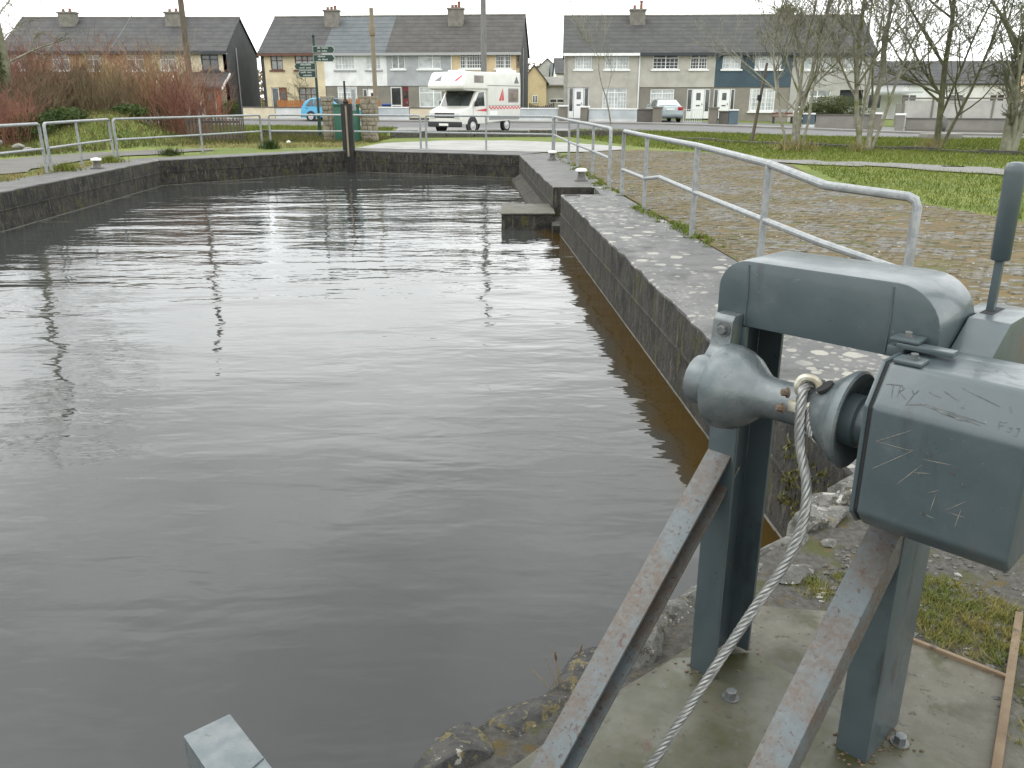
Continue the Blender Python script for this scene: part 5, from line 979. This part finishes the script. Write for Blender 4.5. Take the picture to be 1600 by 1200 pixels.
# green cabinet between two rubble piers
cb = empty('utility_cabinet', (-6.55, 34.2, 0), math.radians(-4), 'dark green steel utility cabinet between rubble piers', 'cabinet')
MB().box(-.46, .46, 0, .5, 0, 1.36).build('body', M['cabinet_green'], cb, bevel=.015); MB().box(-.5, .5, -.05, .53, 1.36, 1.43).build('lid', M['cabinet_green'], cb, bevel=.015)
for a, b in ((-.44, -.01), (.01, .44)): MB().box(a, b, -.012, .002, .08, 1.32).build('door', M['cabinet_green'], cb, bevel=.006)
def rubble_pier(x, y, wd, h, label):
    root = empty('rubble_pier', (x, y, 0), 0, label, 'stone pier'); rr_ = random.Random(label); z = 0
    while z < h - .05:
        hh = rr_.uniform(.14, .22); xx = -wd / 2
        while xx < wd / 2 - .05:
            w_ = min(rr_.uniform(.2, .38), wd / 2 - xx); MB().box(xx + .008, xx + w_ - .008, -.25 + rr_.uniform(-.03, .03), .25, z + .006, min(z + hh, h) - .006).build('stone', M['fieldstone'], root, bevel=.03, seg=2); xx += w_
        z += hh
    MB().box(-wd / 2 - .04, wd / 2 + .04, -.24, .26, h, h + .09).build('cap_stone', M['fieldstone'], root, bevel=.02)
    MB().box(-wd / 2 + .03, wd / 2 - .03, -.2, .2, 0, h - .02).build('core', M['fieldstone'], root)
rubble_pier(-7.35, 34.9, .42, 1.62, 'narrow rubble stone pier left of the green cabinet'); rubble_pier(-5.72, 34.9, .62, 1.62, 'wider rubble stone pier right of the green cabinet')
lt = empty('lock_post', (-5.42, 28.62, -.2), 0, 'black timber lock post with thin iron bar at the far wall', 'post')
MB().box(-.18, .18, -.13, .12, -.6, 1.66).build('timber', M['lock_timber'], lt, bevel=.02); MB().box(-.03, .03, -.16, -.131, .0, 1.6).build('iron_strap', M['pole_weathered'], lt); MB().box(-.06, .0, -.03, .03, 1.72, 2.36).build('iron_bar', M['lock_timber'], lt, bevel=.01)
k = MB(); k.lathe([(0, .07), (.06, .1), (.14, .04)], (-.02, 0, 1.66), (0, 0, 1), 10); k.build('iron_head', M['lock_timber'], lt); MB().box(.181, .3, -.02, .02, 1.45, 2.1).build('side_plate', M['galvanised'], lt)
MB().box(-.9, .9, -.04, .02, .12, .2).build('cross_beam', M['lock_timber'], lt)
# slatted pen
pn = empty('slatted_pen', (-12.6, 33.6, 0), math.radians(4), 'grey slatted wooden pen beside the mound', 'pen')
for i in range(15): MB().box(i * .135, i * .135 + .07, 0, .03, .02, .92 + R.uniform(-.04, .04)).build('slat', M['fence_dark'], pn)
for z in (.2, .72): MB().box(-.05, 2.0, .031, .07, z, z + .09).build('rail', M['fence_dark'], pn)
for i in range(3): MB().box(1.95, 1.98, .2 + i * .3, .3 + i * .3, .02, .9).build('slat', M['fence_dark'], pn)
# boulder on its slab, bench, bin, low gate, litter
bo = empty('boulder', (18.3, 36.9, zg(18.3, 36.9)), 0, 'dark upright boulder on a low slab beyond the right hand trees', 'boulder')
MB().box(-.75, .75, -.4, .4, -.1, .24).build('plinth', M['wall_concrete'], bo, bevel=.03); k = MB(); k.rock((0, 0, .62), (.34, .28, .48), 5, 3, .2); k.build('stone', M['boulder'], bo, smooth=True)
bn_ = empty('garden_bench', (18.2, 60.8, .0), math.radians(-3), 'brown bench with iron ends in front of the blue house', 'bench')
MB().box(0, 1.4, -.2, .2, .42, .47).build('seat', M['bench_brown'], bn_); MB().box(0, 1.4, .2, .24, .6, .72).build('backrest', M['bench_brown'], bn_); MB().box(.1, 1.3, .21, .235, .75, .92).build('back_panel', M['trim_grey'], bn_)
for x in (.05, 1.3): MB().box(x, x + .06, -.2, .24, 0, .42).build('leg', M['trim_dark'], bn_)
wb = empty('wheelie_bin', (-9.1, 63.4, .2), 0, 'bin with a blue lid behind the grey garden wall', 'bin'); MB().prism([(-.22, 0), (.22, 0), (.28, 1.0), (-.28, 1.0)], 1, -.3, .3).build('body', M['plastic_black'], wb, bevel=.02); MB().box(-.31, .31, -.34, .34, 1.0, 1.09).build('lid', M['bin_blue'], wb, bevel=.03)
gt = empty('metal_gate', (9.55, 56.0, .15), math.radians(-24), 'pale low tubular gate in front of the silver car drive', 'gate')
for i in range(9): MB().tube([(1.5 + i * .14, 0, .05), (1.5 + i * .14, 0, .85)], .012, 5).build('bar', M['iron_gate'], gt)
for z in (.08, .84): MB().tube([(1.45, 0, z), (2.68, 0, z)], .016, 5).build('rail', M['iron_gate'], gt)
k = MB(); k.rock((0, 0, .05), (.14, .1, .07), 3, 1, .4); o = k.build('litter_bag', M['litter_white']); o.location = (-8.6, 33.2, 0); tag(o, 'scrap of white litter on the grass left of the lock post', 'litter')
for i, (x, y, s_, lab) in enumerate(((-17.3, 28.6, .55, 'large grey rock at the left edge below the shrubs'), (-16.2, 28.3, .32, 'pale rock beside the large grey one at left'), (-15.4, 27.4, .25, 'small pale rock in front of the mound, nearest the path'), (-18.2, 28.0, .38, 'grey rock farthest left under the shrubs'))):
    k = MB(); k.rock((0, 0, s_ * .3), (s_, s_ * .8, s_ * .5), lab, 2, .3); o = k.build('field_rock', M['wall_concrete'], smooth=True, angle=40); o.location = (x, y, zg(x, y)); tag(o, lab, 'rock')

# ================================================================== trees and shrubs
def grow(store, p, d, L_, r, lvl, maxl, rg_, up=.12, spread=.75, kids=(4, 6), wob=.16, segs=5, kl=.62, minr=.006, rk=(.42, .62)):
    pts = [p.copy()]; rad = [r]; d = d.normalized(); n = segs if lvl < 2 else 3
    for i in range(n):
        d = (d + Vector((rg_.gauss(0, wob), rg_.gauss(0, wob), rg_.gauss(0, wob) * .6 + up * .4))).normalized(); pts.append(pts[-1] + d * L_ / n); rad.append(max(minr * .7, r * (1 - .62 * (i + 1) / n)))
    store[0 if lvl < 1 else (1 if lvl < 2 else 2)].append((pts, rad, lvl))
    if lvl >= maxl: return
    for j in range(rg_.randint(*(kids[min(lvl, len(kids) - 1)] if isinstance(kids[0], tuple) else kids))):
        t = rg_.uniform(.22 if lvl == 0 else .25, 1.0); i = min(n - 1, int(t * n)); q = pts[i].lerp(pts[i + 1], t * n - i); dd = (pts[i + 1] - pts[i]).normalized()
        side = Vector((rg_.gauss(0, 1), rg_.gauss(0, 1), rg_.gauss(0, .6))).normalized(); nd = (dd * rg_.uniform(.45, .9) + side * spread + Vector((0, 0, up))).normalized()
        grow(store, q, nd, L_ * kl * rg_.uniform(.7, 1.2), max(minr, rad[i] * rg_.uniform(*(rk if lvl == 0 else (.42, .62)))), lvl + 1, maxl, rg_, up, spread, kids, wob, segs, kl, minr, rk)
def tree(name, x, y, stems, maxl, label, m, seed, tm=None, group=None, crown_leaf=None, z=None, **kw):
    rg_ = random.Random(seed); root = empty(name, (x, y, zg(x, y) if z is None else z), 0, label, 'tree', group); st_ = ([], [], [])
    for (dx, dy, lean, L_, r) in stems: grow(st_, Vector((dx, dy, -.15)), Vector(lean), L_, r, 0, maxl, rg_, **kw)
    k = MB()
    for pts, rad, lv in st_[0]: k.tube(pts, rad, 9)
    k.build('trunk', M[tm or m], root, smooth=True); k = MB()
    for pts, rad, lv in st_[1]: k.tube(pts, rad, 5, False)
    for pts, rad, lv in st_[2]: k.tube(pts, rad, 3, False)
    raw('crown', k.v, k.f, M[m], root, smooth=True)
    return root
TG = 'bare winter trees on the right hand lawn'
tree('bare_tree', 9.35, 28.6, [(0, 0, (-.1, 0, 1), 5.6, .075), (.12, .1, (.12, .05, 1), 6.2, .085), (-.1, .05, (-.18, .1, 1), 5.2, .055), (.2, -.05, (.27, 0, 1), 5.4, .05)], 4, 'pale grey multi stemmed bare tree in front of the blue house', 'bark_grey', 31, kids=((8, 10), (5, 7), (5, 6), (3, 4)), up=.16, spread=.66, kl=.5, minr=.0075, wob=.12, group=TG)
tree('bare_tree', 11.5, 28.3, [(0, 0, (-.12, 0, 1), 6.4, .085), (.2, 0, (.08, .1, 1), 6.8, .095), (.3, .1, (.24, 0, 1), 5.8, .055), (-.1, 0, (-.28, 0, 1), 4.6, .04)], 4, 'twin trunked bare tree at the end of the right hand terrace', 'bark_grey', 47, kids=((8, 10), (5, 7), (5, 6), (3, 4)), up=.16, spread=.66, kl=.5, minr=.0075, wob=.12, group=TG)
tree('bare_tree', 14.6, 29.6, [(0, 0, (.04, 0, 1), 7.0, .11), (.1, 0, (.3, 0, 1), 5.6, .06), (0, .1, (.06, .1, 1), 6.4, .05)], 4, 'dark mossy bare tree with fanning twigs, beside the boulder', 'bark_dark', 53, kids=((11, 13), (6, 8), (5, 6), (3, 4)), up=.1, spread=.8, kl=.48, minr=.0075, wob=.1, group=TG)
tree('bare_tree', 15.6, 27.2, [(0, 0, (.12, 0, 1), 2.6, .2), (.18, 0, (.12, 0, 1), 7.5, .16), (.2, 0, (-.22, 0, 1), 5.5, .07)], 4, 'thick mossy trunked bare tree at the right edge', 'bark_mossy', 59, kids=((9, 11), (6, 7), (5, 6), (3, 4)), up=.12, spread=.78, kl=.5, minr=.0085, wob=.1, group=TG)
tree('sapling', 6.0, 52.4, [(0, 0, (0, 0, 1), 4.2, .055)], 3, 'thin young bare sapling in front of the beige end house', 'bark_grey', 61, kids=(4, 6), up=.25, spread=.55, minr=.012)
tree('bare_tree', -18.75, 32.3, [(0, 0, (-.02, 0, 1), 9.0, .24)], 4, 'tall bare tree with ivy at the far left edge', 'bark_grey', 67, tm='bark_mossy', kids=((15, 17), (6, 8), (5, 6), (3, 4)), up=-.01, spread=1., segs=7, kl=.4, wob=.06, minr=.009, rk=(.16, .3))
tree('garden_tree', -15.2, 64.9, [(0, 0, (.05, 0, 1), 2.8, .06)], 3, 'small bare garden tree against the cream house', 'bark_dark', 71, kids=(4, 6), minr=.012)
def shrub(seed, n, h, spread, m, name='red_shrub'):
    rg_ = random.Random(seed); k = MB(); st_ = []
    for i in range(n):
        a = rg_.uniform(0, 6.283); rb = rg_.uniform(0, .75) * spread; b = Vector((math.cos(a) * rb, math.sin(a) * rb, -.1)); le = Vector((math.cos(a) * rg_.uniform(0, .5), math.sin(a) * rg_.uniform(0, .5), 1)); L_ = h * rg_.uniform(.6, 1.05)
        grow(((st_), st_, st_), b, le, L_, rg_.uniform(.012, .02), 0, 2, rg_, .1, .5, (3, 5), .1, 4, .45, .006)
    for pts, rad, lv in st_: k.tube(pts, rad, 3, False)
    me = bpy.data.meshes.new('stems'); me.from_pydata(k.v, [], k.f); me.materials.append(M[m]); return me
sm = [shrub(81, 85, 2.9, 1.7, 'twig_red'), shrub(82, 85, 2.7, 1.8, 'twig_red'), shrub(83, 90, 2.5, 1.7, 'twig_brown'), shrub(84, 80, 2.7, 1.3, 'twig_straw'), shrub(85, 45, 2.5, 1.5, 'twig_red')]
SG = 'red stemmed bare shrubs on the left bank'
for i, (x, y, v, s_, lab) in enumerate(((-12.9, 36.2, 4, .9, 'red stemmed shrub nearest the tall dark pole, right end of the thicket'), (-14.3, 37.2, 4, 1.08, 'red stemmed shrub second from the right end of the thicket'), (-15.4, 38.6, 3, 1.05, 'straw coloured shrub standing behind the grassy mound'), (-16.6, 36.6, 3, 1.0, 'pale straw shrub just behind the crown of the mound'), (-17.7, 38.3, 0, 1.12, 'tall red stemmed shrub behind the yellow wire guard'), (-18.4, 35.6, 2, 1.0, 'brown tangled shrub in front of the yellow wire guard'), (-19.7, 36.8, 1, 1.08, 'dense red stemmed shrub left of the yellow wire guard'), (-21.0, 34.8, 0, 1.05, 'red stemmed shrub by the ivy clad tree'), (-19.0, 32.6, 2, .8, 'low brown shrub above the rocks at left'), (-22.3, 32.8, 1, 1.05, 'red stemmed shrub running out of the left edge'), (-16.0, 41.0, 3, 1.05, 'straw coloured shrub at the back of the thicket'), (-17.6, 32.0, 2, .72, 'brown tangled shrub on the left flank of the mound'), (-20.6, 30.8, 2, .8, 'brown tangled shrub above the farthest left rock'), (-18.9, 33.9, 1, .8, 'red stemmed shrub around the ivy clad trunk'), (-19.9, 29.8, 0, .72, 'low red shrub spilling over the left rocks'), (-17.3, 29.9, 1, .6, 'small red shrub beside the pale left rock'), (-21.5, 29.2, 1, .78, 'low red shrub at the left edge of the frame'), (-16.2, 34.8, 2, .8, 'brown stemmed shrub on the crown of the mound'))):
    root = empty('bare_shrub', (x, y, zg(x, y)), i * 1.3, lab, 'shrub', SG); root.scale = (s_, s_, s_); o = bpy.data.objects.new('stems', sm[v]); sc.collection.objects.link(o); o.parent = root
for i, (x, y, r_, lab) in enumerate(((-19.6, 30.6, (1.9, 1.0, .6), 'dark ivy and brambles under the shrubs at left'), (-17.2, 30.4, (1.7, .9, .55), 'dark brambles at the foot of the mound'), (-21.8, 31.2, (1.4, .9, .6), 'dark green undergrowth at the left edge'), (-16.3, 31.6, (1.0, .8, .35), 'patch of dark brambles on the left flank of the mound'), (-14.9, 33.6, (.8, .5, .3), 'patch of dark weeds on top of the mound'))): leafball('undergrowth', (x, y, zg(x, y) - .1), r_, 2600, 'leaf_dark', lab, .06, 'undergrowth')
ivy = leafball('ivy', (-18.78, 32.2, zg(-18.75, 32.3) + .4), (.42, .42, 1.6), 2200, 'leaf_dark', 'dark ivy climbing the far left tree trunk', .06, 'ivy')
# weeds and moss along joints
def line_pts(A, B, n, j): return [(A[0] + (B[0] - A[0]) * t + rg.gauss(0, j), A[1] + (B[1] - A[1]) * t + rg.gauss(0, j), 0.) for t in (rg.random() for _ in range(n))]
tuft(line_pts((2.35, 9.4), (1.95, 13.2), 60, .06), .06, .006, .05, 22, M['grass_blade'], 'grass strip growing along the quay edge below the near railing')
tuft(line_pts((1.85, 15.2), (1.35, 26.8), 80, .07), .06, .008, .05, 16, M['grass_blade'], 'grass strip growing along the quay edge below the farther railing')
tuft(line_pts((-10.7, 16), (-10.95, 23.5), 110, .14), .09, .01, .08, 22, M['dry_grass'], 'yellowish grass strip along the left railing')
tuft([(-10.75, 22.9, 0)] * 6 + [(-10.6, 20.2, 0)] * 5, .2, .012, .2, 60, M['grass_blade'], 'green grass clumps beside the left bollard')
tuft([(-10.3, 25.9, 0)] * 6, .22, .013, .18, 60, M['leaf_hedge'], 'dark green weed clump on the left quay corner'); tuft([(-8.3, 29.5, 0)] * 8, .3, .014, .16, 60, M['leaf_dark'], 'dark weed clump at the foot of the far railing')
bk = [(rg.uniform(-12.8, -5.6), rg.uniform(29.5, 38)) for _ in range(500)] + [(-15.2 + rg.gauss(0, 1.5), 31.8 + rg.gauss(0, 1.5)) for _ in range(160)]
tuft([(x, y, zg(x, y) - .02) for x, y in bk if y > 30.2 - .6 * abs(x + 5.4) * 0 and not (-7.8 < x < -5.2 and 34 < y < 35.6)], .09, .012, .3, 22, M['dry_grass'], 'dry yellowish grass patches on the left bank and mound')
# lawns
right = [(7.6, 9), (6.9, 13), (6.7, 17), (7.5, 22), (7.2, 26), (4.6, 30.6), (4, 33), (2.6, 39), (3.4, 46.5), (7, 45.2), (10.4, 43.3), (15, 40), (24, 38), (27, 24), (16, 12), (10, 7)]
gpath = [(6.9, 24.2), (9.2, 23.2), (12.4, 20.6), (22, 11), (20, 8.6), (11.4, 18.7), (8.6, 21.7), (6.7, 22.8)]
rg = random.Random(99)
def lawn(poly, n, h, label, m='grass_blade', excl=(), pw=1.6):
    xs = [p[0] for p in poly]; ys = [p[1] for p in poly]; V = np.zeros((n, 3, 3)); i = 0; y0, y1 = min(ys), max(ys)
    while i < n:
        y = y0 + (y1 - y0) * rg.random() ** pw; x = rg.uniform(min(xs), max(xs))
        if not inpoly((x, y), poly) or any(inpoly((x, y), e) for e in excl): continue
        s_ = .7 + y * .035; hh = h * s_ * rg.uniform(.5, 1.3); an = rg.uniform(0, 3.1416); w2 = .006 * s_ * rg.uniform(.7, 1.5); z = zg(x, y) - .02
        V[i] = ((x - w2 * math.cos(an), y - w2 * math.sin(an), z), (x + w2 * math.cos(an), y + w2 * math.sin(an), z), (x + rg.gauss(0, hh * .45), y + rg.gauss(0, hh * .45), z + hh)); i += 1
    o = tris('grass', V, M[m]); return tag(o, label, 'grass', kind='stuff')
lawn(right, 90000, .06, 'short green grass on the right hand lawn', excl=(gpath,))
lawn([(-16, 41.5), (-5.9, 40.2), (-6.6, 48.8), (-14, 51), (-22, 52.5)], 14000, .07, 'short green grass of the verge left of the motorhome', pw=1)
lawn([(-20, 27), (-14.8, 25), (-12.8, 30), (-9.2, 33.8), (-5.4, 33.4), (-5.2, 38.4), (-11, 39.5), (-16, 39), (-21, 36)], 26000, .09, 'rough grass on the left bank and mound', 'bank_grass', pw=1)
lawn([(2.75, 5.5), (2.3, 12), (1.9, 20), (2.6, 26.5), (6.3, 25), (6.6, 20), (6.2, 15), (6.8, 11), (8, 6)], 60000, .013, 'moss and short weeds growing in the joints of the paving', 'paving_moss')
lawn([(QX(12) + 4.6, 7), (8.3, 7), (7.4, 10), (6.6, 14.5), (5.8, 13)], 9000, .03, 'thin grass creeping over the paving edge', 'moss_tuft')
dg = [(9.2, 28.3), (9.6, 28.2), (8.9, 28.5), (11.3, 28.0), (14.3, 29.2)]
tuft([(x + rg.gauss(0, .2), y + rg.gauss(0, .15), zg(x, y)) for x, y in dg for _ in range(8)], .4, .012, .12, 18, M['dry_grass'], 'dry straw grass around the feet of the bare trees')
# distant woodland on the horizon
V = np.zeros((9000, 3, 3))
for i in range(9000):
    x = rg.uniform(-60, 150); y = rg.uniform(150, 175); hmax = 5.5 + 2.2 * math.sin(x * .13) + 1.5 * math.sin(x * .37 + 1); p = Vector((x, y, rg.uniform(0, 1) ** .7 * max(1.5, hmax))); a = Vector((rg.gauss(0, 1), rg.gauss(0, .5), rg.gauss(0, 1))).normalized() * .7; b = a.orthogonal() * .5; V[i] = (p - a, p + b, p + a)
o = tris('distant_wood', V, M['twig_brown']); tag(o, 'distant bare woodland along the horizon', 'woodland', kind='stuff')
